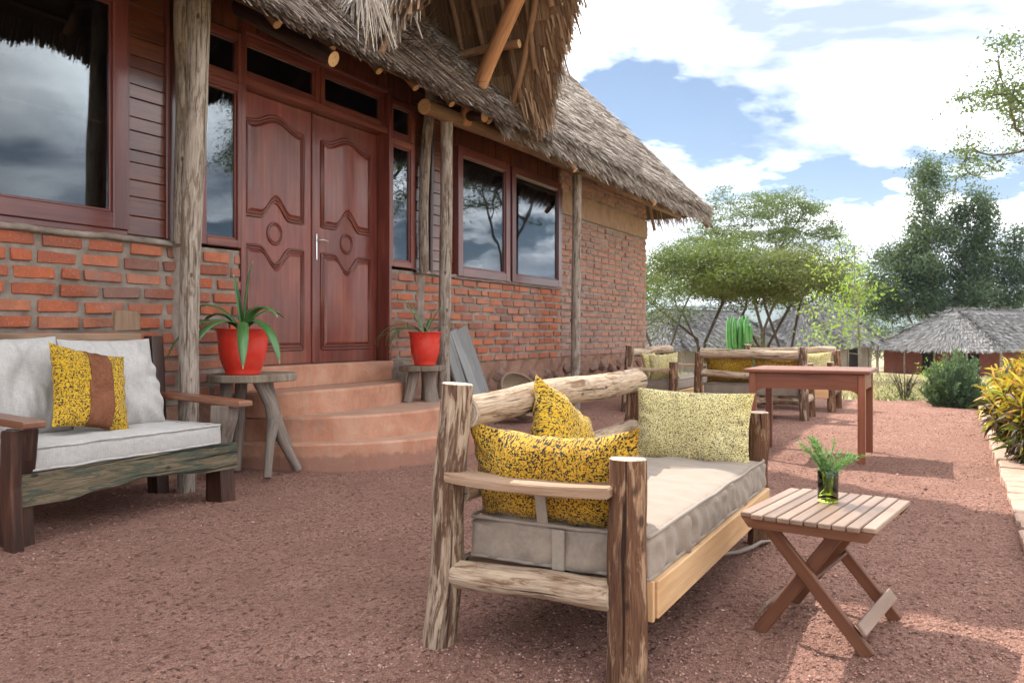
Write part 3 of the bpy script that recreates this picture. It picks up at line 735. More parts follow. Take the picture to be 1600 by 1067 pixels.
planks_v(4.47, 7.30, 3.47, 4.08, FY + .03); planks_v(8.13, 10.96, 3.22, 4.08, FY + .03); planks_v(1.3, 3.80, 3.42, 4.0, FY + .03)
def frame_parts(parent, x0, x1, z0, z1, w, y0, y1, mat, glass=True, sub=None, names=('frame',)):
    m = W()
    wbox(m, x0, x0 + w, y0, y1, z0, z1, .006, 2, x0); wbox(m, x1 - w, x1, y0, y1, z0, z1, .006, 2, x1)
    wbox(m, x0 + w, x1 - w, y0 + .002, y1, z0, z0 + w, .006, 0, x0 + 3); wbox(m, x0 + w, x1 - w, y0 + .002, y1, z1 - w, z1, .006, 0, x0 + 5)
    # glazing bead
    b = .016
    for (a, c, d, e) in ((x0 + w, x0 + w + b, z0 + w, z1 - w), (x1 - w - b, x1 - w, z0 + w, z1 - w), (x0 + w + b, x1 - w - b, z0 + w, z0 + w + b), (x0 + w + b, x1 - w - b, z1 - w - b, z1 - w)):
        wbox(m, a, c, y0 + .022, y0 + .05, d, e, .003)
    f = m.build('frame', mat, parent)
    if glass:
        g = W(); wbox(g, x0 + w + .004, x1 - w - .004, y0 + .034, y0 + .038, z0 + w + .004, z1 - w - .004, 0); g.build('pane', M['glass'], parent)
    return f
def window(x0, x1, z0, z1, w=.10, y0=FY - .03):
    o = part('window', lodge); frame_parts(o, x0, x1, z0, z1, w, y0, FY + .09, M['mahogany_frame']); return o
window(1.90, 3.825, 1.755, 3.40, .115)
window(8.12, 9.38, 1.70, 3.20, .105, FY - .05); window(9.44, 10.96, 1.70, 3.20, .105, FY - .05)
fr = W()   # sub-sill trims
for q in ((1.8, 3.832, FY - .012, FY + .05, 1.715, 1.756), (8.08, 10.98, FY - .02, FY + .05, 1.668, 1.701), (3.835, 3.86, FY + .0, FY + .044, 1.735, 3.9), (4.16, 4.19, FY - .005, FY + .044, 1.73, 3.9)):
    fr = W(); wbox(fr, *q, .005); fr.build('trim', M['mahogany_frame'], lodge)
# sidelights and transoms: one joinery window each
def sidelight(x0, x1):
    o = part('window', lodge)
    frame_parts(o, x0, x1, 1.725, 3.035, .065, FY - .015, FY + .08, M['mahogany'])
    o2 = part('window', lodge); frame_parts(o2, x0, x1, 3.037, 3.44, .065, FY - .015, FY + .08, M['mahogany'])
sidelight(4.455, 4.90); sidelight(6.852, 7.30)
for (a, b) in ((4.915, 5.86), (5.868, 6.83)):
    o2 = part('window', lodge); frame_parts(o2, a, b, 3.115, 3.47, .06, FY + .03, FY + .12, M['mahogany'])
# door frame
DY = 5.17
df = W()
wbox(df, 4.865, 4.915, FY - .02, DY + .06, .765, 3.52, .006, 2, 2.0); wbox(df, 6.838, 6.875, FY - .024, DY + .06, .765, 3.52, .006, 2, 3.0)
wbox(df, 4.915, 6.838, FY - .005, DY + .05, 3.06, 3.116, .006, 0, 4.0); wbox(df, 4.915, 6.838, FY - .01, DY + .05, 3.47, 3.50, .006, 0, 5.0)
df.build('door_frame', M['mahogany'], lodge)
def cyma(u, hgt, half=.6):
    """smooth bump 0..1..0 over |u|<half"""
    a = abs(u) / half
    return 0.0 if a >= 1 else hgt * .5 * (1 + math.cos(math.pi * a))
def leaf(x0, x1, name, seed):
    z0, z1 = .772, 3.058; w = x1 - x0; cx = (x0 + x1) / 2
    m = W(); wbox(m, x0, x1, DY + .012, DY + .05, z0, z1, .006, 2, seed)
    L = m.build('door_leaf', M['door'], lodge)
    sx = .115; a, b = x0 + sx, x1 - sx; hw = (b - a) / 2
    top, ub, lt, lb = 2.83, 2.03, 1.785, .90; zc = 1.905
    N = 36; us = [-1 + 2 * i / N for i in range(N + 1)]
    pm = W(); mm = W()
    def outline(k, ins):
        f = (hw - ins) / hw
        if k == 0: bt = [(cx + u * (hw - ins), ub + ins + cyma(u * f, .145, .52)) for u in us]; tp = [(cx + u * (hw - ins), top - ins + cyma(u * f, .085, .80)) for u in us]
        else: bt = [(cx + u * (hw - ins), lb + ins) for u in us]; tp = [(cx + u * (hw - ins), lt - ins - cyma(u * f, .145, .52)) for u in us]
        return bt + tp[::-1]
    for k in (0, 1):
        for ins, rad, yy in ((0.0, .0125, DY + .010), (.026, .0085, DY + .008)):
            mm.tube([(x, yy, z) for x, z in outline(k, ins)], rad, 6, closed=True)
        q = outline(k, .040); q2 = outline(k, .062); n = len(q)
        vs = [(x, DY + .007, z) for x, z in q] + [(x, DY - .006, z) for x, z in q2]
        # fielded panel: strip between upper and lower curves
        fs = [(i, (i + 1) % n, n + (i + 1) % n, n + i) for i in range(n)]
        h = n // 2
        for i in range(h - 1): fs.append((n + i, n + i + 1, n + n - 2 - i, n + n - 1 - i))
        pm.add(vs, fs, [(x + seed, y, z * 1.0) for x, y, z in vs])
    p = pm.build('panel', M['door'], L)
    for rad_, th in ((.088, .0105), (.070, .006)):
        mm.tube([(cx + math.cos(t) * rad_, DY + .010, zc + math.sin(t) * rad_ * 1.05) for t in [2 * math.pi * i / 28 for i in range(28)]], th, 6, closed=True)
    mm.build('moulding', M['mahogany'], L)
    return L
leaf(4.918, 5.862, 'door_leaf', 1.3); rl = leaf(5.872, 6.834, 'door_leaf', 4.1)
astr = W(); wbox(astr, 5.852, 5.886, DY - .006, DY + .03, .775, 3.056, .006, 2, 7.0); astr.build('cover_strip', M['mahogany'], rl)
hd = W(); hd.box((5.915, DY + .004, 1.84), (.016, .010, .24), None, .003); hd.tube([(5.915, DY - .004, 1.90), (5.915, DY - .045, 1.90), (5.95, DY - .05, 1.905), (6.02, DY - .048, 1.895)], [.006, .006, .006, .005], 8)
hd.build('door_handle', M['steel'], rl)
# --- steps: curved red screed
steps = part('entrance_steps', lodge)
def step(cx, rx, ry, ex, z0, z1, x_hi=None):
    pts = []
    for i in range(41):
        a = math.pi + math.pi * i / 40; ca, sa = math.cos(a), math.sin(a)
        x = cx + rx * math.copysign(abs(ca) ** (2 / ex), ca); y = 5.16 + (ry + .11) * math.copysign(abs(sa) ** (2 / ex), sa)
        wob = .012 * nz((x * 2, y * 2, z1))
        pts.append((x + wob, y + wob))
    m = W(); n = len(pts); bev = .018
    lay = [(z0, 0), (z1 - bev, .004), (z1, bev)]
    cxm, cym = cx, 5.05
    vs = []
    for z, ins in lay:
        for x, y in pts:
            l = math.hypot(x - cxm, y - cym) or 1; vs.append((x - (x - cxm) / l * ins, y - (y - cym) / l * ins, z + .004 * nz((x * 3, y * 3, z))))
    fs = [(l * n + j, l * n + (j + 1) % n, (l + 1) * n + (j + 1) % n, (l + 1) * n + j) for l in range(2) for j in range(n)]
    fs.append(tuple(range(2 * n, 3 * n)))
    m.add(vs, fs); m.build('step', M['step'], steps)
step(6.10, 1.36, 1.29, 2.1, -.05, .193); step(6.10, 1.25, 1.02, 2.2, .19, .385); step(5.84, 1.02, .46, 3.0, .38, .577); 
m = W(); m.box((5.87, 5.13, .67), (2.02, .26, .197), None, .012, 0); m.build('step', M['step'], steps)
m = W(); m.box((6.98, 5.0, .60), (.24, .22, .34), None, .06, 0, .02); m.build('mortar_patch', M['mortar'], steps)
# --- posts, wall poles, beams
def logpart(name, p0, p1, r0, r1, mat, end='log_end', parent=lodge, seed=1.0, **k):
    m = W(); m.log(p0, p1, r0, r1, seed=seed, **k); return m.build(name, [M[mat], M[end]], parent)
PY = 4.55
logpart('post', (3.905, PY, -.05), (4.03, PY, 3.62), .062, .074, 'post_wood', seed=2.0, rings=26, bend=.03, n=18, knots=4)
logpart('post', (7.10, PY, -.05), (7.15, PY, 3.24), .062, .064, 'post_wood', seed=3.0, rings=22, bend=.02, knots=4)
logpart('post', (10.41, PY, -.05), (10.47, PY, 3.20), .066, .062, 'post_wood', seed=4.0, rings=22, bend=.02, knots=4)
logpart('wall_pole', (4.245, FY - .05, 1.70), (4.275, FY - .05, 4.0), .052, .058, 'post_wood', seed=5.0, rings=18, bend=.03)
logpart('wall_pole', (4.40, FY - .01, 1.72), (4.40, FY - .01, 4.0), .030, .032, 'boat_dark', seed=5.5, rings=14, bend=.01)
logpart('wall_pole', (7.40, FY - .06, 1.68), (7.50, FY - .06, 3.9), .052, .060, 'post_wood', seed=6.0, rings=18, bend=.07)
logpart('wall_pole', (7.60, FY - .01, 1.70), (7.60, FY - .01, 3.9), .030, .032, 'boat_dark', seed=6.5, rings=14, bend=.01)
logpart('eave_beam', (6.72, PY - .02, 3.24), (11.9, PY - .02, 3.27), .075, .066, 'pole_brown', seed=7.0, rings=26, bend=.05, end='pole_end')
logpart('eave_beam', (11.6, PY + .10, 3.30), (15.6, PY + .10, 3.30), .060, .055, 'pole_brown', seed=7.7, rings=20, bend=.03, end='pole_end')
logpart('eave_beam', (1.0, PY - .05, 3.52), (5.02, PY - .05, 3.47), .055, .05, 'pole_brown', seed=8.0, rings=18, bend=.02, end='pole_end')
logpart('cross_log', (4.86, 5.10, 3.66), (4.935, 4.15, 3.12), .062, .060, 'boat_dark', seed=9.0, rings=12, bend=.01, end='pole_end')
logpart('cross_log', (5.05, 4.72, 3.72), (5.62, 4.18, 3.60), .05, .05, 'pole_brown', seed=9.6, rings=8, bend=.01, end='pole_end')
logpart('cross_log', (7.42, 4.95, 3.42), (7.36, 4.22, 3.26), .07, .066, 'boat_dark', seed=10.0, rings=8, bend=.01, end='pole_end')
logpart('cross_log', (10.45, 4.95, 3.42), (10.40, 4.24, 3.22), .05, .046, 'boat_dark', seed=10.4, rings=8, bend=.01, end='pole_end')
# --- roof
EY, EZ, TP = 4.10, 3.25, 1.13              # eave line, roof slope
XC0, XC1 = -1.0, 16.0                      # eave corners
RIDGE_Y = 8.3; RZ = EZ + TP * (RIDGE_Y - EY)
def roof_slab():
    hx = RIDGE_Y - EY
    e_ = .16; A = [(XC0 + e_, EY + e_, EZ + TP * e_), (XC1 - e_, EY + e_, EZ + TP * e_), (XC1 - e_, 2 * RIDGE_Y - EY - e_, EZ + TP * e_), (XC0 + e_, 2 * RIDGE_Y - EY - e_, EZ + TP * e_), (XC0 + hx, RIDGE_Y, RZ), (XC1 - hx, RIDGE_Y, RZ)]
    t = -.15
    B = [(x, y, z + t) for x, y, z in A]
    F = [(0, 1, 5, 4), (1, 2, 5), (2, 3, 4, 5), (3, 0, 4)]
    fs = F + [tuple(i + 6 for i in f[::-1]) for f in F] + [(0, 6, 7, 1), (1, 7, 8, 2), (2, 8, 9, 3), (3, 9, 6, 0)]
    m = W(); m.add(A + B, fs); return m.build('roof', M['thatch_base'], lodge)
roof = roof_slab()
# unseen tier added above the ridge to cast shade over the yard
m = W(); y0, y1 = 7.2, 9.4; xa, xb = 4.6, 9.4
m.add([(xa, y0, RZ - 1.0), (xb, y0, RZ - 1.0), (xb, y1, RZ - 1.0), (xa, y1, RZ - 1.0), (xa + .6, y0 + .75, RZ + .98), (xb - .6, y0 + .75, RZ + .98), (xb - .6, y1 - .75, RZ + .98), (xa + .6, y1 - .75, RZ + .98)],
      [(0, 1, 5, 4), (1, 2, 6, 5), (2, 3, 7, 6), (3, 0, 4, 7), (4, 5, 6, 7)]); m.build('added_shade_tier', M['thatch_base'], lodge)
def strands(name, P, D, Nrm, length, width, mat, parent, lift=.04, twist=.6, taper=.45, rbase=None, off=None, bend=0.0):
    """flat straw blades: P origin, D direction, Nrm surface normal (arrays n,3)"""
    n = len(P); D = D / np.linalg.norm(D, axis=1, keepdims=True)
    S = np.cross(D, Nrm); S /= np.linalg.norm(S, axis=1, keepdims=True) + 1e-9
    a = rng.normal(0, twist, n)[:, None]; S = S * np.cos(a) + np.cross(D, S) * np.sin(a)
    tip = P + D * length[:, None] + Nrm * (lift * (rng.uniform(.2, 1.3, n) if twist > .1 else rng.uniform(.85, 1.15, n)))[:, None]
    mid = P + D * (length * .55)[:, None] + Nrm * (lift * .62)
    tip[:, 2] -= bend * length * rng.random(n)
    w = width[:, None] / 2
    V = np.stack([P - S * w, P + S * w, mid - S * w, mid + S * w, tip - S * w * taper, tip + S * w * taper], 1)
    V = V.reshape(-1, 3) - np.array(off if off is not None else (0, 0, 0))
    b = (np.arange(n) * 6)[:, None]
    F = np.concatenate([b + np.array([0, 1, 3, 2]), b + np.array([2, 3, 5, 4])])
    r = rbase if rbase is not None else rng.beta(2, 2, n)
    o = np_mesh(name, V, F, M[mat], parent, attrs={'rnd': np.repeat(np.clip(r, 0, 1), 6)}); o['kind'] = 'stuff'; return o
LOA = np.array(LO)
nrm_main = np.array([0, -TP, 1.0]); nrm_main /= np.linalg.norm(nrm_main)
down_main = np.array([0, -1.0, -TP]); down_main /= np.linalg.norm(down_main)
def main_thatch():
    # far bay, right of the gable: broad weathered blades
    n = 60000; x = rng.uniform(7.2, 16.0, n); row = np.floor(rng.random(n) * 26) / 26; yy = EY + (row * 3.1) + rng.uniform(0, .05, n)
    yy = np.where(rng.random(n) < .12, EY + rng.uniform(0, .12, n), yy)
    k = (XC1 - x) > (yy - EY) - .06; x, yy = x[k], yy[k]; n = len(x)
    # blades belong on the slope outside the gable valley too; those under it are simply hidden
    P = np.stack([x, yy + .30, EZ + TP * (yy + .30 - EY) + rng.uniform(-.01, .05, n)], 1)
    D = down_main + np.stack([rng.normal(.05, .20, n), rng.normal(0, .03, n), rng.normal(0, .05, n)], 1)
    L = np.minimum(rng.uniform(.26, .52, n), (yy + .30 - EY) * 1.51 + rng.uniform(-.12, .03, n)); wd = rng.uniform(.006, .018, n)
    pt = .5 + .10 * fbm(x, yy, 2.0, 71)
    strands('thatch', P, D, np.repeat(nrm_main[None], n, 0), L, wd, 'thatch', roof, .085, .45, .5, np.clip(rng.beta(1.0, .9, n) + (pt - .5) * .7, 0, 1), off=LOA)
    # near bay over the door: long straight stalks laid in courses, combed slightly sideways in bundles
    n = 42000; x = rng.uniform(1.8, 8.5, n); crs = rng.choice([0.0, .16, .36, .60, .88, 1.2], n, p=[.30, .20, .16, .13, .11, .10])
    L = rng.uniform(.45, .95, n); end = crs - .115 + rng.normal(0, .022, n) + .03 * np.sin(x * 7 + crs * 9); st_ = end + L
    yy = EY + .02 + st_ / 1.509
    P = np.stack([x, yy, EZ + TP * (yy - EY) + rng.uniform(-.03, .035, n)], 1)
    bund = np.floor(x * 5.5 + crs * 3); ba = (np.sin(bund * 12.9898) * 43758.5453) % 1.0 - .5
    D = down_main + np.stack([.24 + ba * .34 + rng.normal(0, .05, n), rng.normal(0, .02, n), rng.normal(0, .02, n)], 1)
    strands('thatch', P, D, np.repeat(nrm_main[None], n, 0), L, rng.uniform(.006, .013, n), 'thatch_shaded', roof, .05, .5, .7, np.clip(rng.beta(1.5, 2.3, n) + .22 * ba, 0, 1), off=LOA)
    # torn, flattened straw between the courses
    n = 5000; x = rng.uniform(1.8, 8.5, n); yy = EY + rng.uniform(.10, 1.0, n); P = np.stack([x, yy, EZ + TP * (yy - EY) + rng.uniform(.02, .07, n)], 1)
    D = down_main * .6 + rng.normal(0, .38, (n, 3)); strands('thatch', P, D, np.repeat(nrm_main[None], n, 0), np.minimum(rng.uniform(.10, .30, n), (yy - EY) * 1.4), rng.uniform(.004, .009, n), 'thatch_shaded', roof, .03, .6, .4, rng.beta(1.4, 2.4, n), off=LOA)
    # ragged eave fringe, hanging under the edge
    n = 12000; x = rng.uniform(7.6, 16.0, n)
    P = np.stack([x, EY + rng.uniform(.14, .36, n), np.zeros(n)], 1); P[:, 2] = EZ + TP * (P[:, 1] - EY) - rng.uniform(.0, .15, n)
    D = down_main + np.stack([rng.normal(.10, .22, n), rng.normal(0, .08, n), rng.normal(-.05, .12, n)], 1)
    strands('thatch', P, D, np.repeat(nrm_main[None], n, 0), np.minimum(rng.uniform(.16, .50, n), (P[:, 1] - EY) * 1.51 + rng.uniform(-.12, .02, n)), rng.uniform(.006, .018, n), 'thatch', roof, .0, .7, .4, rng.beta(1.4, 2.2, n), off=LOA, bend=.12)
    # hip edge and end slope
    n = 9000; q = rng.random(n) * 3.6
    hipn = np.array([.35, -.35, .87]); hipn /= np.linalg.norm(hipn)
    side = rng.uniform(-.22, .22, n)
    P = np.stack([XC1 - q + np.minimum(side, 0) * 0 - .25 + rng.uniform(-.08, .08, n), EY + q + .25 + rng.uniform(-.08, .08, n), EZ + TP * (q + .25) + rng.uniform(.0, .06, n)], 1)
    f_ = rng.uniform(.1, .95, n); D = np.stack([f_ * .85, -(1 - f_) * .85, -np.full(n, .95)], 1) + rng.normal(0, .07, (n, 3))
    strands('thatch', P, D, np.repeat(hipn[None], n, 0), rng.uniform(.25, .5, n), rng.uniform(.010, .026, n), 'thatch', roof, .05, .6, .5, rng.beta(2, 1.8, n), off=LOA)
    ne = np.array([TP, 0, 1.0]); ne /= np.linalg.norm(ne); de = np.array([1.0, 0, -TP]); de /= np.linalg.norm(de)
    n = 9000; y = EY + rng.random(n) * 7; s = rng.random(n) ** 2 * 2.6; k = s < (y - EY) - .42; y, s = y[k], s[k]; n = len(y)
    P = np.stack([XC1 - s - .32, y, EZ + TP * (s + .32) + rng.uniform(-.14, -.02, n)], 1)
    D = de + np.stack([rng.normal(0, .05, n), rng.normal(0, .15, n), rng.normal(-.02, .08, n)], 1)
    strands('thatch', P, D, np.repeat(ne[None], n, 0), rng.uniform(.32, .60, n), rng.uniform(.010, .024, n), 'thatch_under', roof, .02, .5, .5, off=LOA)
main_thatch()
# rafters and battens under the main eave
rr = random.Random(8)
for i in range(24):
    x = 2.0 + i * .62 + rr.uniform(-.08, .08)
    if x > 15.9: break
    dz = .19
    yu = min(5.9, EY + (XC1 - x) - .12)
    if yu < EY + .25: break
    logpart('rafter', (x, yu, EZ + TP * (yu - EY) - dz), (x + rr.uniform(-.05, .05), EY + (tipo := (.0 if (i % 5 == 2 and x > 8) else .20)), EZ + TP * tipo - dz - .02), .034, .036, 'pole_brown', 'pole_end', seed=20 + i * .7, rings=8, n=9, bend=.01)
for yy, dz in ((4.34, .175), (4.75, .165), (5.0, .165)):
    logpart('batten', (1.2, yy, EZ + TP * (yy - EY) - dz), (15.7, yy, EZ + TP * (yy - EY) - dz), .022, .022, 'pole_brown', 'pole_end', seed=50 + yy, rings=22, n=8, bend=.02)
for (xx, dz) in ((15.1, .15), (15.55, .15)):
    zz = EZ + TP * (16 - xx) - dz
    logpart('batten', (xx, EY + (16 - xx) + .05, zz), (xx, 9.0, zz), .026, .026, 'pole_brown', 'pole_end', seed=60 + xx, rings=10, n=8, bend=.02)
for i in range(6):
    y = 5.2 + i * .75; xs_ = max(14.4, 16 - (y - EY) + .35)
    logpart('rafter', (xs_, y, EZ + TP * (16 - xs_) - .2), (15.95, y + rr.uniform(-.1, .1), EZ - .16), .03, .03, 'pole_brown', 'pole_end', seed=70 + i, rings=6, n=8, bend=.01)
# --- steep prow gable over the entrance
GX, GZ, GYF, GHW = 6.68, 6.27, 2.30, 1.44; GT = 2.12; GB = EY + (GZ - EZ) / TP
gable = part('gable_roof', lodge)
gc_, gs_ = math.cos(math.atan(GT)), math.sin(math.atan(GT)); SMAX = GHW / gc_
def verge_y(s): return GYF + (EY - GYF) * s / SMAX
def valley_y(s): return GB + (EY - GB) * s / SMAX
def gp(side, Y, s, up=0.0):
    return Vector((GX + side * (s * gc_ + up * gs_), Y, GZ - s * gs_ + up * gc_))
for side in (-1, 1):
    m = W(); N = 14; vs = []
    for i in range(N + 1):
        s = SMAX * i / N
        for Y in (verge_y(s), valley_y(s) + .02):
            for up in (.07, 0.0): vs.append(gp(side, Y, s, up))
    fs = []
    for i in range(N):
        a, b = i * 4, (i + 1) * 4
        fs += [(a, b, b + 2, a + 2), (a + 1, a + 3, b + 3, b + 1), (a, a + 1, b + 1, b), (a + 2, b + 2, b + 3, a + 3)]
    m.add(vs, fs); m.build('gable_slope', M['thatch_base'], gable)
    nrm = np.array([side * gs_, 0, gc_]); dwn = np.array([side * gc_, 0, -gs_])
    # top blades
    n = 12000; s = rng.random(n) * (SMAX - (.33 if side > 0 else .75)); f = rng.random(n); Y = verge_y(s) + f * (valley_y(s) - verge_y(s))
    P = np.stack([GX + side * (s * gc_ + .07 * gs_), Y, GZ - s * gs_ + .07 * gc_], 1) + nrm * rng.uniform(0, .03, n)[:, None]
    D = dwn + rng.normal(0, .10, (n, 3))
    strands('thatch', P, D, np.repeat(nrm[None], n, 0), rng.uniform(.25, .45, n), rng.uniform(.008, .02, n), 'thatch', gable, .04, .5, .5, off=LOA)
    # verge fringe: layered bundles hanging off the raking edge
    n = 1500; s = SMAX * (rng.random(n) * (.93 if side > 0 else .84)); Y = verge_y(s) + rng.normal(.05, .045, n); up = rng.uniform(-.05, .10, n)
    P = np.stack([GX + side * (s * gc_ + up * gs_), Y, GZ - s * gs_ + up * gc_], 1)
    D = dwn + np.stack([rng.normal(0, .08, n), rng.normal(-.10, .10, n), rng.normal(0, .08, n)], 1)
    strands('thatch', P, D, np.repeat(nrm[None], n, 0), rng.uniform(.10, .30, n), rng.uniform(.010, .028, n), 'thatch_under', gable, .0, .35, .7, rng.beta(1.6, 2, n), off=LOA, bend=.1)
    # underside courses
    Ps, Ls, Rn = [], [], []
    cs = .235; s0 = .1
    while s0 < SMAX - (.22 if side > 0 else .55):
        ya, yb = verge_y(s0) - .02, valley_y(s0) + .02; nn = int((yb - ya) / .0075)
        if yb - ya > .2: logpart('batten', gp(side, ya + .06, s0 + .012, -.016), gp(side, yb - .04, s0 + .012, -.016), .009, .009, 'pole_brown', 'pole_end', gable, seed=s0 + side, rings=4, n=6, bend=.006, cap=False)
        if nn > 3:
            Y = np.arange(ya, yb, .0135) + rng.normal(0, .0018, len(np.arange(ya, yb, .0135))); nn = len(Y)
            pp = np.stack([GX + side * (s0 * gc_) + np.zeros(nn), Y, GZ - s0 * gs_ + np.zeros(nn)], 1)
            pan = np.floor(Y / .31 + s0 * 3.1); pr = (np.sin(pan * 12.9898 + s0 * 78.233) * 43758.5453) % 1.0
            Ps.append(pp); Ls.append(np.full(nn, cs + .035) + rng.normal(0, .006, nn)); Rn.append(np.clip(.18 + .45 * pr + rng.normal(0, .13, nn), 0, 1))
        s0 += cs
    P = np.concatenate(Ps); L = np.concatenate(Ls); n = len(P); nd = -nrm
    P = P + nd * rng.uniform(.003, .007, n)[:, None]
    D = dwn + np.stack([np.zeros(n), rng.normal(0, .010, n), np.zeros(n)], 1)
    strands('thatch', P, D, np.repeat(nd[None], n, 0), L, rng.uniform(.012, .016, n), 'thatch_under', gable, .030, .04, .95, np.concatenate(Rn), off=LOA)
    # corner tuft hanging at the foot of the slope
    n = 900; P = np.array(gp(side, EY, SMAX - (.36 if side > 0 else .62), .03))[None] + rng.normal(0, 1, (n, 3)) * np.array([.07, .10, .07])
    D = np.array([side * .22, -.12, -1.0]) + rng.normal(0, .09, (n, 3))
    strands('thatch', P, D, np.repeat(nrm[None], n, 0), rng.uniform(.16, .36, n), rng.uniform(.008, .02, n), 'thatch_under' if side > 0 else 'thatch', gable, .0, .8, .5, rng.beta(2.4, 1.8, n), off=LOA)
    # rafters along the slope, barge pole, purlins
    for i in range(13):
        Y = 2.6 + i * .30; 
        if Y < EY: smx = SMAX * min(1, (Y - GYF) / (EY - GYF))
        else: smx = SMAX * max(0, (GB - Y) / (GB - EY))
        if smx < .5: continue
        logpart('rafter', gp(side, Y, .05, -.10), gp(side, Y + rr.uniform(-.06, .06), smx - .12, -.10), .030, .034, 'pole_brown', 'pole_end', gable, seed=90 + i + side * .3, rings=12, n=8, bend=.04)
    logpart('barge_pole', gp(side, verge_y(.2) + .40, .2, -.12), gp(side, verge_y(SMAX - .25) + .26, SMAX - .25, -.12), .034, .038, 'pole_brown', 'pole_end', gable, seed=120 + side, rings=16, n=10, bend=.05)
    logpart('purlin', gp(side, verge_y(2.42) + .34, 2.42, -.165), gp(side, valley_y(2.42) + .1, 2.42, -.165), .043, .04, 'pole_brown', 'pole_end', gable, seed=130 + side, rings=10, n=10, bend=.01)
    logpart('purlin', gp(side, verge_y(1.2) + .34, 1.2, -.165), gp(side, valley_y(1.2) + .1, 1.2, -.165), .043, .04, 'pole_brown', 'pole_end', gable, seed=140 + side, rings=10, n=10, bend=.01)
logpart('ridge_pole', (GX, GYF + .1, GZ - .25), (GX, GB, GZ - .25), .06, .06, 'pole_brown', 'pole_end', gable, seed=151.0)
logpart('brace_log', (7.40, 4.50, 3.235), (6.90, 3.04, 5.20), .078, .074, 'brace_log', 'pole_end', gable, seed=161.0, rings=22, n=14, bend=.02, knots=7)
# a few stray blades
n = 40; P = np.stack([rng.uniform(5.0, 5.25, n), rng.uniform(3.85, 4.0, n), rng.uniform(3.55, 3.7, n)], 1); D = np.array([.05, -.1, -1.0]) + rng.normal(0, .22, (n, 3))
strands('thatch', P, D, np.repeat(np.array([[0, -1.0, 0]]), n, 0), rng.uniform(.25, .45, n), rng.uniform(.006, .014, n), 'thatch', gable, .0, .8, .4, off=LOA)
# pendant lamps inside
for (x, y, z) in ((3.3, 6.6, 2.25), (4.4, 7.6, 2.25), (6.3, 7.4, 2.3)):
    t = thing('pendant_lamp', 'small glowing bulb hanging inside behind the %s' % {3.3: 'wide plain window', 4.4: 'wide window, second and deeper in', 6.3: 'narrow glass beside the door'}[x], 'lamp', (x, y, z))
    m = MB(); m.lathe([(0.001, -.03), (.02, -.026), (.03, -.005), (.024, .02), (.012, .045), (.001, .046)], n=14); m.build('bulb', M['bulb'], t)
    m = MB(); m.tube([(0, 0, .04), (0, 0, 4.13 - z)], .005, 5); m.build('cord', M['boat_dark'], t)

# ------------------------------------------------------------------ soft furnishings
def pillow_mesh(name, w, h, t, seed=0.0, n=34, pinch=.10, wr=.012, sag=0.0, squash=0.0):
    """stuffed cushion in the local xy plane: pinched corners, creases; both faces in one mesh"""
    V = []; G = []
    for side in (1, -1):
        for i in range(n + 1):
            for j in range(n + 1):
                u = -1 + 2 * i / n; v = -1 + 2 * j / n
                # edges draw in between the corners
                ex = 1 - pinch * (1 - v * v) * abs(u) ** 2; ey = 1 - pinch * (1 - u * u) * abs(v) ** 2
                x = u * w / 2 * ex * (1 - .0); y = v * h / 2 * ey
                f = max(0.0, (1 - abs(u) ** 2.6)) ** .55 * max(0.0, (1 - abs(v) ** 2.6)) ** .55
                z = side * t / 2 * f
                wav = nz((x * 7 + seed, y * 7, side * 2.0)) * wr * 1.4 + abs(nz((x * 13 + seed * 2, y * 5, side * 3.1))) * wr
                # radiating creases near the seams
                e = max(abs(u), abs(v)); wav += wr * .9 * math.sin((math.atan2(v, u) * 17) + seed) * max(0, e - .55) * 1.6 * (1 if e < .985 else .3)
                z += side * wav * (f ** .5)
                yy = y - sag * (1 - u * u) * (v + 1) / 2
                V.append((x, yy, z)); G.append((x + seed * 3.1, y, side * .7))
    F = []; m = (n + 1) * (n + 1)
    for k in (0, 1):
        for i in range(n):
            for j in range(n):
                a = k * m + i * (n + 1) + j; q = (a, a + n + 1, a + n + 2, a + 1); F.append(q if k == 0 else q[::-1])
    return V, F, G
def place(V, M4): return [tuple(M4 @ Vector(p)) for p in V]
def cushion(name, label, cat, w, h, t, loc, ax_x, ax_n, mat, seed, group=None, warp=None, extra=None, **k):
    """ax_x: direction of the cushion's width; ax_n: outward normal of its show face"""
    ax_x = Vector(ax_x).normalized(); ax_n = Vector(ax_n).normalized(); ax_n = (ax_n - ax_x * ax_n.dot(ax_x)).normalized(); ax_y = ax_n.cross(ax_x)
    V, F, G = pillow_mesh(name, w, h, t, seed, **k)
    if warp: V = [warp(p) for p in V]
    M3 = Matrix((ax_x, ax_y, ax_n)).transposed()
    m = MB(); m.add([tuple(M3 @ Vector(p)) for p in V], F, G, 0, True)
    o = m.build(name, mat, None); o.location = loc; tag(o, label, cat, group)
    # piping seam round the edge
    if extra: extra(o, M3, warp)
    return o
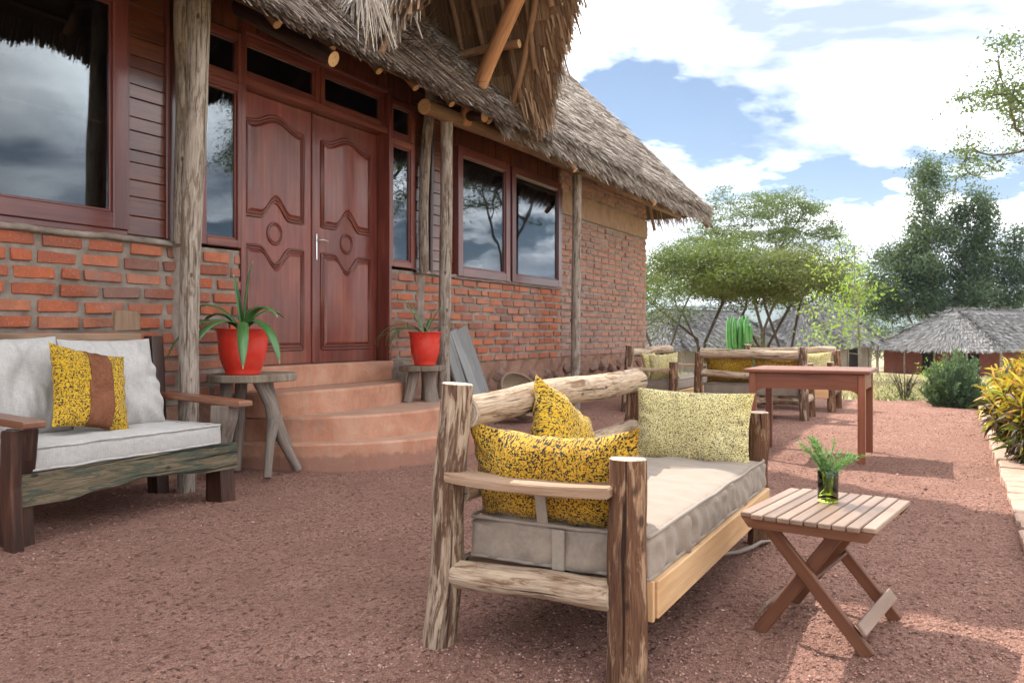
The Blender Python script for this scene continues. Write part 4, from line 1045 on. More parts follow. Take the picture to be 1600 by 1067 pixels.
def pad_mesh(L, Wd, H, r=.03, nx=60, ny=20, nzz=7, wr=.006, seed=0.0, pipe=True, puff=.02, sidewr=.010):
    """box mattress, origin at the centre of its base"""
    faces = []; V = []; F = []; G = []
    def face(n1, n2, fn):
        b = len(V)
        for i in range(n1 + 1):
            for j in range(n2 + 1):
                V.append(Vector(fn(-1 + 2 * i / n1, -1 + 2 * j / n2)))
        for i in range(n1):
            for j in range(n2):
                a = b + i * (n2 + 1) + j; F.append((a, a + n2 + 1, a + n2 + 2, a + 1))
    face(nx, ny, lambda u, v: (u, v, 1)); face(nx, ny, lambda u, v: (u, -v, -1))
    face(nx, nzz, lambda u, v: (u, -1, v)); face(nx, nzz, lambda u, v: (-u, 1, v))
    face(ny, nzz, lambda u, v: (1, u, v)); face(ny, nzz, lambda u, v: (-1, -u, v))
    out = []
    for p in V:
        q = Vector((p.x * L / 2, p.y * Wd / 2, p.z * H / 2)); c = Vector((max(-L / 2 + r, min(L / 2 - r, q.x)), max(-Wd / 2 + r, min(Wd / 2 - r, q.y)), max(-H / 2 + r, min(H / 2 - r, q.z))))
        d = q - c; nrm = d.normalized() if d.length > 1e-6 else Vector((0, 0, p.z))
        q2 = c + nrm * r if d.length > 1e-6 else q
        edge = max(abs(p.x), abs(p.y))
        if abs(p.z) > .99 and p.z > 0: q2 = q2 + Vector((0, 0, puff * (1 - p.x ** 4) * (1 - p.y ** 4) + wr * (nz((q.x * 5 + seed, q.y * 5, 1)) * 1.6 + .8 * nz((q.x * 14 + seed, q.y * 9, 4)))))
        elif abs(p.z) < .99:
            wv = sidewr * (nz((q.x * 9 + seed, q.y * 9, q.z * 5)) + .9 * nz((q.x * 20 + q.z * 13 + seed, q.y * 20 + q.z * 13, q.z * 3)))
            al = q.x if abs(p.y) > .99 else q.y
            wv += sidewr * .55 * math.sin(al * 46 + 3.0 * nz((al * 3, seed, 2)) + q.z * 9) * (.35 + .65 * abs(p.z) ** 2)
            q2 = q2 + nrm * wv
        if pipe and abs(p.z) > .99 and edge > .999: q2 = q2 + nrm * .004
        out.append(Vector((q2.x, q2.y, q2.z + H / 2))); G.append((q.x + seed, q.y, q.z))
    return out, F, G
def pad(name, label, L, Wd, H, loc, rz, mat, seed, group=None, tape=None, **k):
    V, F, G = pad_mesh(L, Wd, H, seed=seed, **k)
    t = thing(name, label, 'mattress' if 'mattress' in name else 'cushion', loc, rz, group)
    m = MB(); m.add(V, F, G, 0, True); me = m.mesh('cover')
    bm = bmesh.new(); bm.from_mesh(me); bmesh.ops.remove_doubles(bm, verts=bm.verts, dist=.0006); bm.to_mesh(me); bm.free()
    link(me, 'cover', mat, t)
    for zz in (H + .004, .012):
        p = MB(); n = 90; pts = []
        for i in range(n):
            a = 4.0 * i / n; s = int(a); f = a - s
            cs = [(-1, -1), (1, -1), (1, 1), (-1, 1), (-1, -1)]
            x = (cs[s][0] + (cs[s + 1][0] - cs[s][0]) * f) * (L / 2 - .004); y = (cs[s][1] + (cs[s + 1][1] - cs[s][1]) * f) * (Wd / 2 - .004)
            pts.append((x + .003 * nz((i * .7, seed, 1)), y + .003 * nz((i * .6, seed, 5)), zz + .006 * nz((i * .35, seed, 2))))
        p.tube(pts, .0065, 6, closed=True); p.build('piping', mat, t)
    if tape:
        for (x, y, ax) in tape:
            q = MB()
            for kk in range(1):
                if ax == 'x': q.box((x, y, H * .5), (.009, .045, H * .94), None, .002)
                else: q.box((x, y, H * .5), (.045, .009, H * .94), None, .002)
            q.build('webbing_strap', M['strap_tape'], t)
    return t
# ------------------------------------------------------------------ log sofas
def log_sofa(label, loc, rz, L, seed, group=None, dark=False):
    t = thing('log_sofa', label, 'sofa', loc, rz, group)
    A, B = ('grey_log', 'brown_log') if not dark else ('post_wood', 'post_wood')
    Dp = .64; E = [M[A], M['log_end']]; E2 = [M[B], M['log_end']]
    def lg(name, p0, p1, r0, r1, mats, s, **k):
        m = MB(); m.log(p0, p1, r0, r1, seed=seed + s, **k); return m.build(name, mats, t)
    lg('leg', (-.03, Dp + .03, -.04), (.0, Dp - .03, .875), .058, .053, E, .1, rings=26, n=24, rough=.035, bend=.012, knots=5)
    lg('leg', (L + .01, Dp + .01, -.04), (L, Dp - .01, .80), .060, .052, E2, .2, rings=18, n=16, rough=.08, bend=.02, knots=2)
    lg('leg', (-.005, .0, -.04), (.02, .005, .66), .064, .058, E2, .3, rings=24, n=24, rough=.028, bend=.006, knots=3)
    lg('leg', (L + .01, -.015, -.04), (L - .005, -.02, .65), .055, .050, E2, .4, rings=16, n=16, rough=.06, bend=.02, knots=1)
    lg('back_rail', (.045, Dp - .035, .775), (L - .02, Dp - .02, .795), .057, .063, [M['peeled_log'] if not dark else M[A], M['log_end']], .5, rings=24, n=18, rough=.045, bend=.028, knots=3)
    lg('back_rail', (.04, Dp - .015, .50), (L - .03, Dp - .01, .545), .040, .046, [M['peeled_log'] if not dark else M[A], M['log_end']], .6, rings=18, n=14, rough=.05, bend=.02, knots=1)
    lg('side_rail', (.0, .05, .238), (-.01, Dp - .03, .232), .050, .047, [M['peeled_log'] if not dark else M[A], M['log_end']], .7, rings=14, n=16, rough=.05, bend=.012)
    lg('side_rail', (L, .03, .235), (L, Dp - .03, .235), .046, .044, E, .8, rings=10, n=14, rough=.05)
    lg('seat_rail', (.04, Dp + .0, .225), (L - .04, Dp + .0, .225), .042, .042, E, .9, rings=14, n=12, rough=.05)
    # arms: sawn slabs let into the posts
    for k, x in enumerate((-.012, L + .0)):
        ol = []; n = 18
        for i in range(n + 1):
            u = i / n; ol.append((u * (Dp - .05), .055 + .014 * math.sin(u * 5 + seed) + .010 * nz((u * 5, seed, k))))
        for i in range(n, -1, -1):
            u = i / n; ol.append((u * (Dp - .05), -.055 + .012 * nz((u * 4, seed + 4, k))))
        m = MB(); Mx = Matrix.Translation((x, .035, .548)) @ Matrix(((0, 1, 0, 0), (1, 0, 0, 0), (0, 0, 1, 0), (0, 0, 0, 1)))
        # slight dish along the length
        m.prism(ol, Mx, .034, bev=.006, seed=seed + k)
        m.v = [(a, b, c + .028 * ((b - .3) / .3) ** 2 * .5 - .012) for a, b, c in m.v]
        m.build('arm', M['arm_plank'] if not dark else M[A], t)
    m = MB(); m.box((L / 2 + .02, -.058, .222), (L - .10, .040, .118), None, .004, 0, .0, seed); m.box((.05, -.045, .222), (.016, .050, .125), None, .002, 2, 0, seed + 3)
    m.build('front_board', M['fresh_board'], t)
    m = MB()
    for i in range(int(L / .22)): m.box((.12 + i * .22, Dp / 2 - .01, .262), (.10, Dp - .04, .022), None, .003, 1, 0, i)
    m.build('seat_slats', M['back_board'], t)
    return t
main_sofa = log_sofa('rough log sofa with fresh pale front board, standing beside the small folding table', (2.42, .885, 0), 0, 1.86, 1.0)
sofa_a = log_sofa('log sofa against the brick end wall holding two pale cushions', (10.80, 3.30, 0), 0, 1.86, 3.0)
sofa_b = log_sofa('weathered log sofa with its back turned to the red desk', (10.40 + .66, 1.60, 0), R(90), 1.25, 5.0)
sofa_c = log_sofa('log sofa next to the dry lawn, facing the sofa that has orange cushions', (12.02, 2.72, 0), R(-90), 1.25, 7.0)
pad('mattress', 'stone coloured canvas mattress on the log sofa beside the small folding table', 1.80, .655, .14, (2.42 + .94, .885 + .268, .276), 0, M['canvas'], 1.0, tape=[(-.905, -.02, 'x')], wr=.010, puff=.024, sidewr=.015, nx=150, ny=44, nzz=10)
pad('mattress', 'canvas mattress on the log sofa against the brick end wall', 1.78, .58, .13, (10.80 + .93, 3.30 + .29, .278), 0, M['canvas'], 2.0, nx=40)
pad('mattress', 'canvas mattress behind the rails of the sofa turned to the desk', 1.17, .58, .13, (10.40 + .36, 1.60 + .625, .278), R(90), M['canvas'], 3.0, nx=40)
pad('mattress', 'canvas mattress on the log sofa next to the dry lawn', 1.17, .58, .13, (12.02 + .30, 2.72 - .625, .278), R(-90), M['canvas'], 4.0, nx=40)
# loose threads and label on the long bolster
def bolster_extra(o, M3, warp):
    m = MB(); m.box(tuple(M3 @ Vector((-.0, -.03, -.115))), (.012, .045, .20), M3.to_3x3() @ Matrix.Rotation(0, 3, 'X'), .002); 
    q = MB(); q.add([tuple(M3 @ Vector(p)) for p in ((-.008, -.14, -.118), (.030, -.14, -.120), (.022, .02, -.124), (-.016, .02, -.122))], [(0, 1, 2, 3)])
    s = q.build('strap', M['strap_tape'], o)
    sm = s.modifiers.new('thick', 'SOLIDIFY'); sm.thickness = .004
cushion('bolster_cushion', 'long yellow and black printed bolster propped against the near log arm', 'cushion', .63, .37, .21, (2.545, 1.185, .575), (0, 1, 0), (1, 0, .30), M['print_yellow_dense'], 1.7, extra=bolster_extra, pinch=.06, wr=.016, sag=.05, n=44)
def fold_corner(p):
    x, y, z = p
    if x + y > .16:                       # the upper corner is folded forward
        e = (x + y - .16); return (x - e * .10, y - e * .10, z + .0 + e * .35)
    return p
cushion('throw_cushion', 'square yellow and black printed cushion slumped corner up against the log back rail', 'cushion', .45, .43, .16, (3.00, 1.36, .605), (.85, -.10, -.46), (-.20, -1, .42), M['print_yellow'], 5.2, pinch=.10, wr=.017, n=44, warp=None)
cushion('throw_cushion', 'pale speckled cushion upright against the arm farthest from the long bolster', 'cushion', .60, .375, .15, (4.07, 1.15, .580), (0, -1, -.02), (-1, 0, .18), M['print_pale'], 8.4, pinch=.07, wr=.013, n=44)
cushion('throw_cushion', 'orange printed cushion behind the rail of the sofa turned to the desk', 'cushion', .60, .34, .16, (10.56, 2.50, .58), (0, 1, 0), (1, 0, .25), M['print_yellow_dense'], 2.2, pinch=.07)
cushion('throw_cushion', 'orange printed cushion partly hidden by the red desk top', 'cushion', .60, .33, .16, (10.57, 1.89, .58), (0, 1, 0), (1, 0, .25), M['print_yellow_dense'], 3.9, pinch=.07)
cushion('throw_cushion', 'pale cushion on the sofa next to the dry lawn', 'cushion', .58, .34, .15, (12.50, 1.80, .60), (0, -1, .06), (-1, 0, .25), M['print_pale'], 4.9, pinch=.08)
cushion('throw_cushion', 'pale cushion nearer the wall on the sofa at the brick end wall', 'cushion', .42, .36, .15, (11.10, 3.70, .60), (1, -.1, 0), (0, -1, .3), M['print_pale'], 6.1, pinch=.1)
cushion('throw_cushion', 'pale cushion turned sideways behind the log arm of the sofa at the brick wall', 'cushion', .40, .38, .15, (10.98, 3.48, .59), (.3, -1, .1), (-1, -.3, .3), M['print_pale'], 7.1, pinch=.1)
# ------------------------------------------------------------------ old timber settee by the wall
st = thing('timber_settee', 'reclaimed timber settee with old green painted front board, standing by the brick wall', 'settee', (3.1, 4.4, 0))
def bx(name, c, size, mat, rot=None, bev=.006, long=None, seed=0.0, jit=.004):
    m = W(); m.box(c, size, rot, bev, long, jit, seed); return m.build(name, M[mat], st)
# front board with a wavy lower edge
ol = []; n = 40; X0, X1 = 2.455, 3.87
for i in range(n + 1):
    u = i / n; ol.append((X0 + (X1 - X0) * u, .352 + .006 * nz((u * 6, 1, 1))))
for i in range(n, -1, -1):
    u = i / n; arch = .036 * math.sin(math.pi * max(0, min(1, (u - .22) / .6))) ** 1.0; ol.append((X0 + (X1 - X0) * u, .192 + arch + .010 * nz((u * 9, 2, 5))))
m = W(); m.prism(ol, Matrix.Translation((0, 4.085, 0)) @ Matrix.Rotation(R(90), 4, 'X'), .050, bev=.006, seed=3.0); m.build('front_board', M['boat_green'], st)
def shaped_leg(x, y, pts, wx, mat, seed):
    """side profile (y,z) extruded along x"""
    m = W(); Mx = Matrix(((0, 0, 1, x), (1, 0, 0, y), (0, 1, 0, 0), (0, 0, 0, 1))); m.prism(pts, Mx, wx, bev=.008, seed=seed, long=1); return m.build('leg', M[mat], st)
shaped_leg(3.745, 4.06, [(-.02, -.03), (.13, -.03), (.125, .20), (-.005, .20)], .115, 'boat_dark', 1.0)
shaped_leg(2.435, 4.06, [(-.02, -.03), (.13, -.03), (.12, .20), (-.005, .20)], .115, 'boat_dark', 2.0)
shaped_leg(2.405, 4.005, [(-.02, -.03), (.06, -.03), (.10, .30), (.085, .575), (-.005, .575), (.0, .30)], .055, 'boat_dark', 7.0)
shaped_leg(3.77, 4.08, [(.0, .353), (.14, .353), (.10, .46), (.09, .59), (-.06, .59), (-.05, .50), (-.02, .42)], .10, 'stool_wood', 3.0)
shaped_leg(2.455, 4.05, [(.0, .353), (.12, .353), (.10, .46), (.09, .575), (-.03, .575), (-.015, .42)], .10, 'boat_dark', 4.0)
shaped_leg(3.74, 4.62, [(.0, -.03), (.10, -.03), (.13, .60), (.14, 1.03), (.06, 1.03), (.03, .60)], .09, 'boat_dark', 5.0)
shaped_leg(2.36, 4.62, [(.0, -.03), (.10, -.03), (.13, .60), (.14, 1.03), (.06, 1.03), (.03, .60)], .09, 'boat_dark', 6.0)
def arm(x, seed):
    ol = []; n = 16
    for i in range(n + 1):
        u = i / n; ol.append((3.93 + u * .76, .062 + .012 * math.sin(u * 4) + .006 * nz((u * 5, seed, 0))))
    for i in range(n, -1, -1):
        u = i / n; ol.append((3.93 + u * .76, -.060 + .010 * math.sin(u * 5 + 1)))
    m = W(); Mx = Matrix(((0, 1, 0, x), (1, 0, 0, 0), (0, 0, 1, .585), (0, 0, 0, 1))); m.prism(ol, Mx, .036, bev=.008, seed=seed); m.v = [(a, b, c + .05 * (b - 3.93)) for a, b, c in m.v]; m.build('arm', M['boat_arm'], st)
arm(3.83, 1.0); arm(2.47, 4.0)
bx('back_board', (3.02, 4.765, .985), (1.40, .035, .12), 'back_board', seed=2.0); bx('back_board', (3.02, 4.74, .62), (1.40, .03, .12), 'back_board', seed=5.0)
bx('back_board', (3.63, 4.785, 1.13), (.19, .04, .13), 'back_board', long=2, seed=8.0)
bx('side_board', (3.74, 4.36, .30), (.03, .52, .11), 'boat_green', long=1, seed=9.0); bx('side_board', (2.48, 4.36, .30), (.03, .52, .11), 'boat_green', long=1, seed=10.0)
bx('seat_base', (3.1, 4.38, .335), (1.26, .54, .02), 'back_board', seed=11.0)
pad('seat_cushion', 'long grey linen seat cushion on the timber settee', 1.215, .60, .118, (3.145, 4.345, .352), 0, M['linen'], 6.0, wr=.006, puff=.018, sidewr=.004, nx=60, ny=26, r=.028)
cushion('back_cushion', 'creased grey linen back cushion at the post end of the settee', 'cushion', .64, .58, .20, (3.40, 4.60, .735), (1, 0, 0), (0, -1, .30), M['linen'], 3.3, pinch=.05, wr=.030, n=50)
cushion('back_cushion', 'grey linen back cushion behind the banded yellow cushion', 'cushion', .66, .58, .20, (2.76, 4.62, .745), (1, 0, .02), (0, -1, .28), M['linen'], 6.6, pinch=.05, wr=.024, n=50)
def band(o, M3, warp):
    V, F, G = pillow_mesh('band', .47, .50, .15, 2.5, n=44, pinch=.09, wr=.013)
    n = 44; keep = []
    for i in range(n):
        for j in range(n):
            a = i * (n + 1) + j; u = -1 + 2 * (i + .5) / n; v = -1 + 2 * (j + .5) / n
            c = .10 - .04 * v + .05 * math.sin(v * 2.0); 
            if abs(u - c) < .31: keep.append((a, a + n + 1, a + n + 2, a + 1))
    use = sorted({i for f in keep for i in f}); ix = {k: q for q, k in enumerate(use)}
    m = MB(); m.add([tuple(M3 @ (Vector(V[i]) + Vector((0, 0, .006)))) for i in use], [tuple(ix[i] for i in f) for f in keep], [G[i] for i in use], 0, True)
    b = m.build('band', M['bark_cloth'], o); b['label'] = 'brown bark cloth band'
    sm = b.modifiers.new('thick', 'SOLIDIFY'); sm.thickness = .004
cushion('throw_cushion', 'square yellow and black cushion with a brown bark cloth band on the linen settee', 'cushion', .47, .50, .15, (3.07, 4.36, .725), (1, -.06, -.20), (-.05, -1, .42), M['print_yellow'], 2.5, extra=band, pinch=.09, wr=.013, n=44)
# ------------------------------------------------------------------ desk
dk = thing('desk', 'plain red brown wooden desk standing alone on the sunlit gravel', 'desk', (7.7, 1.11, 0))
x0, x1, y0, y1 = 7.30, 8.07, .635, 1.56
m = W(); wbox(m, x0 - .035, x1 + .035, y0 - .04, y1 + .04, .712, .742, .006, 1, 1.0); m.build('desk_top', M['desk_wood'], dk)
for (x, y) in ((x0, y0), (x0, y1), (x1, y0), (x1, y1)):
    m = W(); m.box((x + (.028 if x == x0 else -.028), y + (.028 if y == y0 else -.028), .345), (.056, .056, .732), None, .005, 2, 0, x + y); m.build('leg', M['desk_wood'], dk)
def apron(p0, p1, seed):
    p0 = Vector(p0); p1 = Vector(p1); L = (p1 - p0).length; n = 24; ol = [(0, .708), (L, .708)]
    for i in range(n + 1):
        u = 1 - i / n; e = min(u, 1 - u) * L; ol.append((u * L, .578 - .0 + (-.030 * max(0, 1 - e / .07) ** 2)))
    d = (p1 - p0).normalized(); z = d.cross(Vector((0, 0, 1)))
    Mx = Matrix(((d.x, 0, z.x, p0.x), (d.y, 0, z.y, p0.y), (0, 1, 0, 0), (0, 0, 0, 1))); m = W(); m.prism(ol, Mx, .022, bev=.003, seed=seed); m.build('apron', M['desk_wood'], dk)
apron((x0 + .008, y0 + .056, 0), (x0 + .008, y1 - .056, 0), 1.0); apron((x1 - .030, y0 + .056, 0), (x1 - .030, y1 - .056, 0), 2.0)
apron((x0 + .056, y0 + .030, 0), (x1 - .056, y0 + .030, 0), 3.0); apron((x0 + .056, y1 - .008, 0), (x1 - .056, y1 - .008, 0), 4.0)
# ------------------------------------------------------------------ folding table
ft = thing('folding_table', 'small slatted folding table with crossed legs, a green glass on it', 'table', (3.22, .405, 0), R(-8))
TL, TW, TH = .60, .455, .42
for i in range(10):
    y = -TW / 2 + TW * (i + .5) / 10; cut = .022 if i in (0, 9) else .0
    m = MB(); m.box((0, y, TH - .009), (TL - cut * 2, TW / 10 - .005, .018), None, .003, 0, 0, i * 1.3); m.build('slat', M['teak_slat'], ft)
for sx in (-1, 1):
    ol = [(-TW / 2 + .004, .0), (-TW / 2 + .03, -.034), (TW / 2 - .03, -.034), (TW / 2 - .004, 0)]
    m = MB(); Mx = Matrix(((0, 0, 1, sx * (TL / 2 - .035) - .011), (1, 0, 0, 0), (0, 1, 0, TH - .019), (0, 0, 0, 1))); m.prism(ol, Mx, .022, bev=.003, seed=sx); m.build('end_rail', M['teak'], ft)
def leg(x, ya, yb, seed):
    p0 = Vector((x, ya, .0)); p1 = Vector((x, yb, TH - .03)); d = (p1 - p0).normalized(); u = Vector((1, 0, 0)); v = d.cross(u)
    m = MB(); m.box((p0 + p1) / 2 - d * .012, (.024, .046, (p1 - p0).length + .03), Matrix((u, v, d)).transposed(), .004, 2, 0, seed); m.build('leg', M['teak'], ft)
leg(-.215, -.175, .165, 1.0); leg(-.185, .175, -.10, 2.0); leg(.215, -.175, .165, 3.0); leg(.185, .175, -.10, 4.0)
for y, s in ((-.150, 1), (.150, -1)):
    m = MB(); m.box((0, y - s * .020, .070), (.47 if s > 0 else .40, .014, .046), Matrix.Rotation(R(-38 * s), 3, 'X'), .003, 0, 0, 3 + s); m.build('stretcher', M['teak_slat'], ft)
m = MB(); m.tube([(-.225, -.012, .205), (.225, -.012, .205)], .006, 8); m.build('pivot', M['teak'], ft)
# bottle-glass tumbler and herbs
vs_ = thing('glass_tumbler', 'green tumbler cut from a bottle on the folding table', 'glass', (3.30, .415, .4205))
m = MB(); m.lathe([(.001, .0), (.034, .0), (.037, .004), (.037, .115), (.036, .118), (.0335, .116), (.0335, .010), (.001, .008)], n=40); m.build('glass_body', M['bottle'], vs_)
m = MB(); m.lathe([(.001, .0095), (.0325, .0105), (.0325, .072), (.001, .0722)], n=36); m.build('water', M['water'], vs_)
hb = thing('herb_sprigs', 'fresh rosemary sprigs standing in the green tumbler', 'herbs', (3.30, .415, .43))
rr = random.Random(4)
sm_ = MB(); Ps, Ds = [], []
for k in range(22):
    a = rr.uniform(0, 6.28); tilt = rr.uniform(.15, .75); L = rr.uniform(.13, .215)
    if k < 9: a = R(118) + rr.uniform(-.5, .5); tilt = rr.uniform(.2, .5); L = rr.uniform(.19, .225)
    if 9 <= k < 16: a = R(-62) + rr.uniform(-.5, .5); tilt = rr.uniform(.45, .75); L = rr.uniform(.15, .19)
    pts = []; b = Vector((rr.uniform(-.015, .015), rr.uniform(-.015, .015), .0))
    for i in range(9):
        u = i / 8; bend = tilt * u * u
        pts.append(b + Vector((math.cos(a) * L * bend * .9, math.sin(a) * L * bend * .9, .02 + L * u * (1 - .25 * bend))))
    sm_.tube(pts, [.0022 * (1 - .6 * i / 8) for i in range(9)], 5)
    for i in range(60):
        u = .36 + .64 * i / 59; j = min(7, int(u * 8)); f = u * 8 - j; p = pts[j].lerp(pts[j + 1], f); d = (pts[j + 1] - pts[j]).normalized()
        q = Vector((rr.gauss(0, 1), rr.gauss(0, 1), rr.gauss(0, 1))).normalized(); Ps.append(tuple(p)); Ds.append(tuple((q + d * .9).normalized()))
sm_.build('stem', M['herb'], hb)
P = np.array(Ps); D = np.array(Ds); n = len(P)
nd = strands('needles', P, D, np.cross(D, rng.normal(0, 1, (n, 3))), rng.uniform(.013, .026, n), np.full(n, .0028), 'herb', hb, 0.0, 1.0, .5)
# ------------------------------------------------------------------ branch stools and potted plants
def stool(label, loc, rx, ry, H, legs, seed, thick=.055):
    t = thing('slab_stool', label, 'stool', loc)
    ol = [(math.cos(a) * rx * (1 + .06 * nz((math.cos(a) * 2, math.sin(a) * 2, seed))), math.sin(a) * ry * (1 + .06 * nz((math.cos(a) * 2, math.sin(a) * 2, seed + 4)))) for a in [2 * math.pi * i / 40 for i in range(40)]]
    m = MB(); m.prism(ol, Matrix.Translation((0, 0, H - thick)), thick, bev=.006, seed=seed)
    m.g = [(a[1], a[0], z[2] * .2) for a, z in zip(m.g, m.v)]
    m.g = [(math.atan2(v[1], v[0]) * .35 + seed, math.hypot(v[0], v[1]) * .2, v[2]) for v in m.v]; m.build('slab', M['stool_edge'], t)
    for pts, rad in legs:
        m = MB(); pp = []; rads = []
        for i in range(len(pts) - 1):
            for k in range(5):
                u = k / 5; pp.append(Vector(pts[i]).lerp(Vector(pts[i + 1]), u)); rads.append(rad[i] + (rad[i + 1] - rad[i]) * u)
        pp.append(Vector(pts[-1])); rads.append(rad[-1])
        for _ in range(2): pp = [pp[0]] + [(pp[i - 1] + pp[i] * 2 + pp[i + 1]) / 4 for i in range(1, len(pp) - 1)] + [pp[-1]]
        rads = [r * (1 + .10 * nz((i * .6, seed, 3))) for i, r in enumerate(rads)]
        m.tube(pp, rads, 10); m.build('leg', M['stool_wood'], t)
    return t
stool('forked branch stool with a round slab top carrying the broad leaved red pot', (4.62, 4.66, 0), .355, .30, .745,
      [([(-.06, -.12, .70), (.02, -.16, .52), (.03, -.18, .40), (.10, -.22, .22), (.20, -.26, .015)], [.05, .048, .055, .04, .036]),
       ([(.03, -.18, .40), (-.05, -.22, .26), (-.13, -.27, .0)], [.052, .036, .03]),
       ([(.12, .0, .70), (.16, -.03, .5), (.21, -.08, .3), (.27, -.12, .15)], [.055, .05, .038, .03]),
       ([(-.20, .06, .70), (-.24, .04, .35), (-.27, .05, .0)], [.045, .042, .038]), ([(.03, .15, .70), (.03, .18, .3), (.02, .20, .0)], [.045, .042, .038])], 2.0)
stool('low stump stool at the end of the steps carrying the thin leaved red pot', (6.70, 4.53, .385), .25, .215, .35,
      [([(.03, -.05, .30), (.03, -.06, .15), (.04, -.07, 0.0)], [.07, .062, .075]), ([(-.08, .05, .30), (-.11, .06, .15), (-.15, .08, 0.0)], [.055, .05, .045]), ([(.13, .06, .30), (.15, .07, .15), (.16, .08, 0.0)], [.045, .04, .045])], 5.0, .05)
def pot(label, loc, H, Rt, rib=.0):
    t = thing('plant_pot', label, 'plant pot', loc)
    prof = [(.001, 0), (Rt * .60, 0), (Rt * .62, .012), (Rt * .61, .022), (Rt * .68, H * .16), (Rt * .79, H * .34), (Rt * .84, H * .55), (Rt * .86, H * .78), (Rt * .90, H * .93), (Rt * .98, H * .975), (Rt, H * .99), (Rt, H), (Rt * .93, H), (Rt * .87, H * .95), (Rt * .85, H * .86)]
    m = MB(); m.lathe(prof, n=48); m.build('pot_body', M['red_plastic'], t)
    m = MB(); m.lathe([(.001, H * .87), (Rt * .5, H * .885), (Rt * .862, H * .87)], n=30, wob=.02); m.build('soil', M['soil'], t); return t
P1 = (4.46, 4.60, .746); P2 = (6.72, 4.52, .736)
pot('large red plastic pot on the branch stool, broad strap leaves hanging over it', P1, .335, .205)
pot('smaller red plastic pot on the stump stool beside the veranda post', P2, .325, .168)
def strap_plant(label, loc, leaves, seed, fold=.25):
    t = thing('potted_plant', label, 'plant', loc)
    for (az, L, w, up, droop, kink) in leaves:
        n = 18; pts = []; p = Vector((0, 0, 0)); a = az; el = up
        wd = []
        for i in range(n + 1):
            u = i / n; pts.append(p.copy()); el_ = el - droop * (u ** kink); d = Vector((math.cos(a) * math.cos(el_), math.sin(a) * math.cos(el_), math.sin(el_))); p = p + d * (L / n)
            wd.append(w * min(1, .55 + u * 1.2) * (1 - max(0, (u - .62) / .38) ** 1.8 * .93))
        vs = []; gs = []; fs = []; side = Vector((-math.sin(a), math.cos(a), 0))
        for i, q in enumerate(pts):
            dd = (pts[min(n, i + 1)] - pts[max(0, i - 1)]).normalized(); nr = side.cross(dd).normalized()
            for k, s in enumerate((-1, -.5, 0, .5, 1)):
                vs.append(q + side * (s * wd[i] / 2) - nr * (fold * wd[i] * (1 - abs(s)) * .6)); gs.append((s * wd[i], 0, i / n))
        for i in range(n):
            for k in range(4): b = i * 5 + k; fs.append((b, b + 1, b + 6, b + 5))
        m = MB(); m.add(vs, fs, gs, 0, True); o = m.build('leaf', M['strap_leaf'], t)
        sm = o.modifiers.new('thick', 'SOLIDIFY'); sm.thickness = .0016
    return t
cr = lambda d: R(d - 62.04 + 90 - 90)     # azimuth given as world degrees offset
VIEW_R = R(-62.04)                         # world azimuth that points to the picture's right
strap_plant('broad strap leaved lily with drooping tips in the large red pot', (P1[0], P1[1], P1[2] + .28), [
    (VIEW_R + R(10), .56, .078, R(86), .22, 2.4), (VIEW_R + R(170), .46, .072, R(84), .18, 2.0), (VIEW_R + R(180), .62, .070, R(64), 2.6, 1.5), (VIEW_R + R(160), .48, .064, R(58), 2.3, 1.5),
    (VIEW_R + R(-25), .46, .075, R(72), 2.5, 1.6), (VIEW_R + R(35), .42, .067, R(66), 2.2, 1.6), (VIEW_R - R(72), .72, .078, R(66), 2.55, .6), (VIEW_R - R(115), .74, .078, R(68), 2.55, .6), (VIEW_R - R(45), .72, .075, R(68), 2.55, .62),
    (VIEW_R - R(150), .72, .078, R(68), 2.6, .65), (VIEW_R + R(90), .42, .067, R(66), 1.6, 1.4), (VIEW_R + R(75), .44, .05, R(70), 1.8, 1.5)], 1.0)
rr = random.Random(12)
strap_plant('thin leaved lily with long arching blades in the smaller red pot', (P2[0], P2[1], P2[2] + .28), [
    (VIEW_R + R(178), .60, .034, R(46), 2.1, 1.1), (VIEW_R + R(195), .62, .032, R(52), 2.5, 1.1), (VIEW_R + R(205), .56, .032, R(56), 2.7, 1.1), (VIEW_R + R(165), .48, .030, R(66), .5, 1.4), (VIEW_R + R(150), .42, .028, R(70), .5, 1.4),
    (VIEW_R + R(30), .36, .028, R(66), .3, 1.4), (VIEW_R + R(-8), .52, .030, R(42), 1.3, 1.1), (VIEW_R + R(185), .44, .032, R(34), 1.3, 1.1), (VIEW_R - R(80), .28, .03, R(52), 1.6, 1.2), (VIEW_R + R(80), .32, .028, R(60), .9, 1.2), (VIEW_R - R(150), .50, .032, R(50), 2.5, 1.1), (VIEW_R + R(215), .55, .03, R(48), 2.6, 1.0)], 2.0, .2)
# ------------------------------------------------------------------ boards and basket leaning by the wall
rr = random.Random(3)
for k, (xb, xt, yb, w, H, lab) in enumerate(((8.02, 7.73, 4.74, .20, 1.10, 'grey scaffold board leaning on the wall nearest the veranda post'), (8.24, 7.93, 4.70, .16, 1.08, 'narrow grey board leaning between two wider boards'), (8.44, 8.10, 4.72, .24, 1.11, 'wide grey board leaning on the wall beside the basket'))):
    p0 = Vector((xb, yb, .0)); p1 = Vector((xt, 4.965, H)); d = (p1 - p0).normalized(); u = Vector((1, 0, 0)); u = (u - d * u.dot(d)).normalized(); v = d.cross(u)
    m = MB(); m.box((0, 0, 0), (w, .032, (p1 - p0).length), Matrix((u, v, d)).transposed(), .004, 2, .002, k); o = m.build('leaning_board', M['grey_board'], None); o.location = (p0 + p1) / 2; tag(o, lab, 'board')
bk = thing('woven_basket', 'round woven grass basket on the ground by the stone plinth', 'basket', (8.80, 4.60, .0))
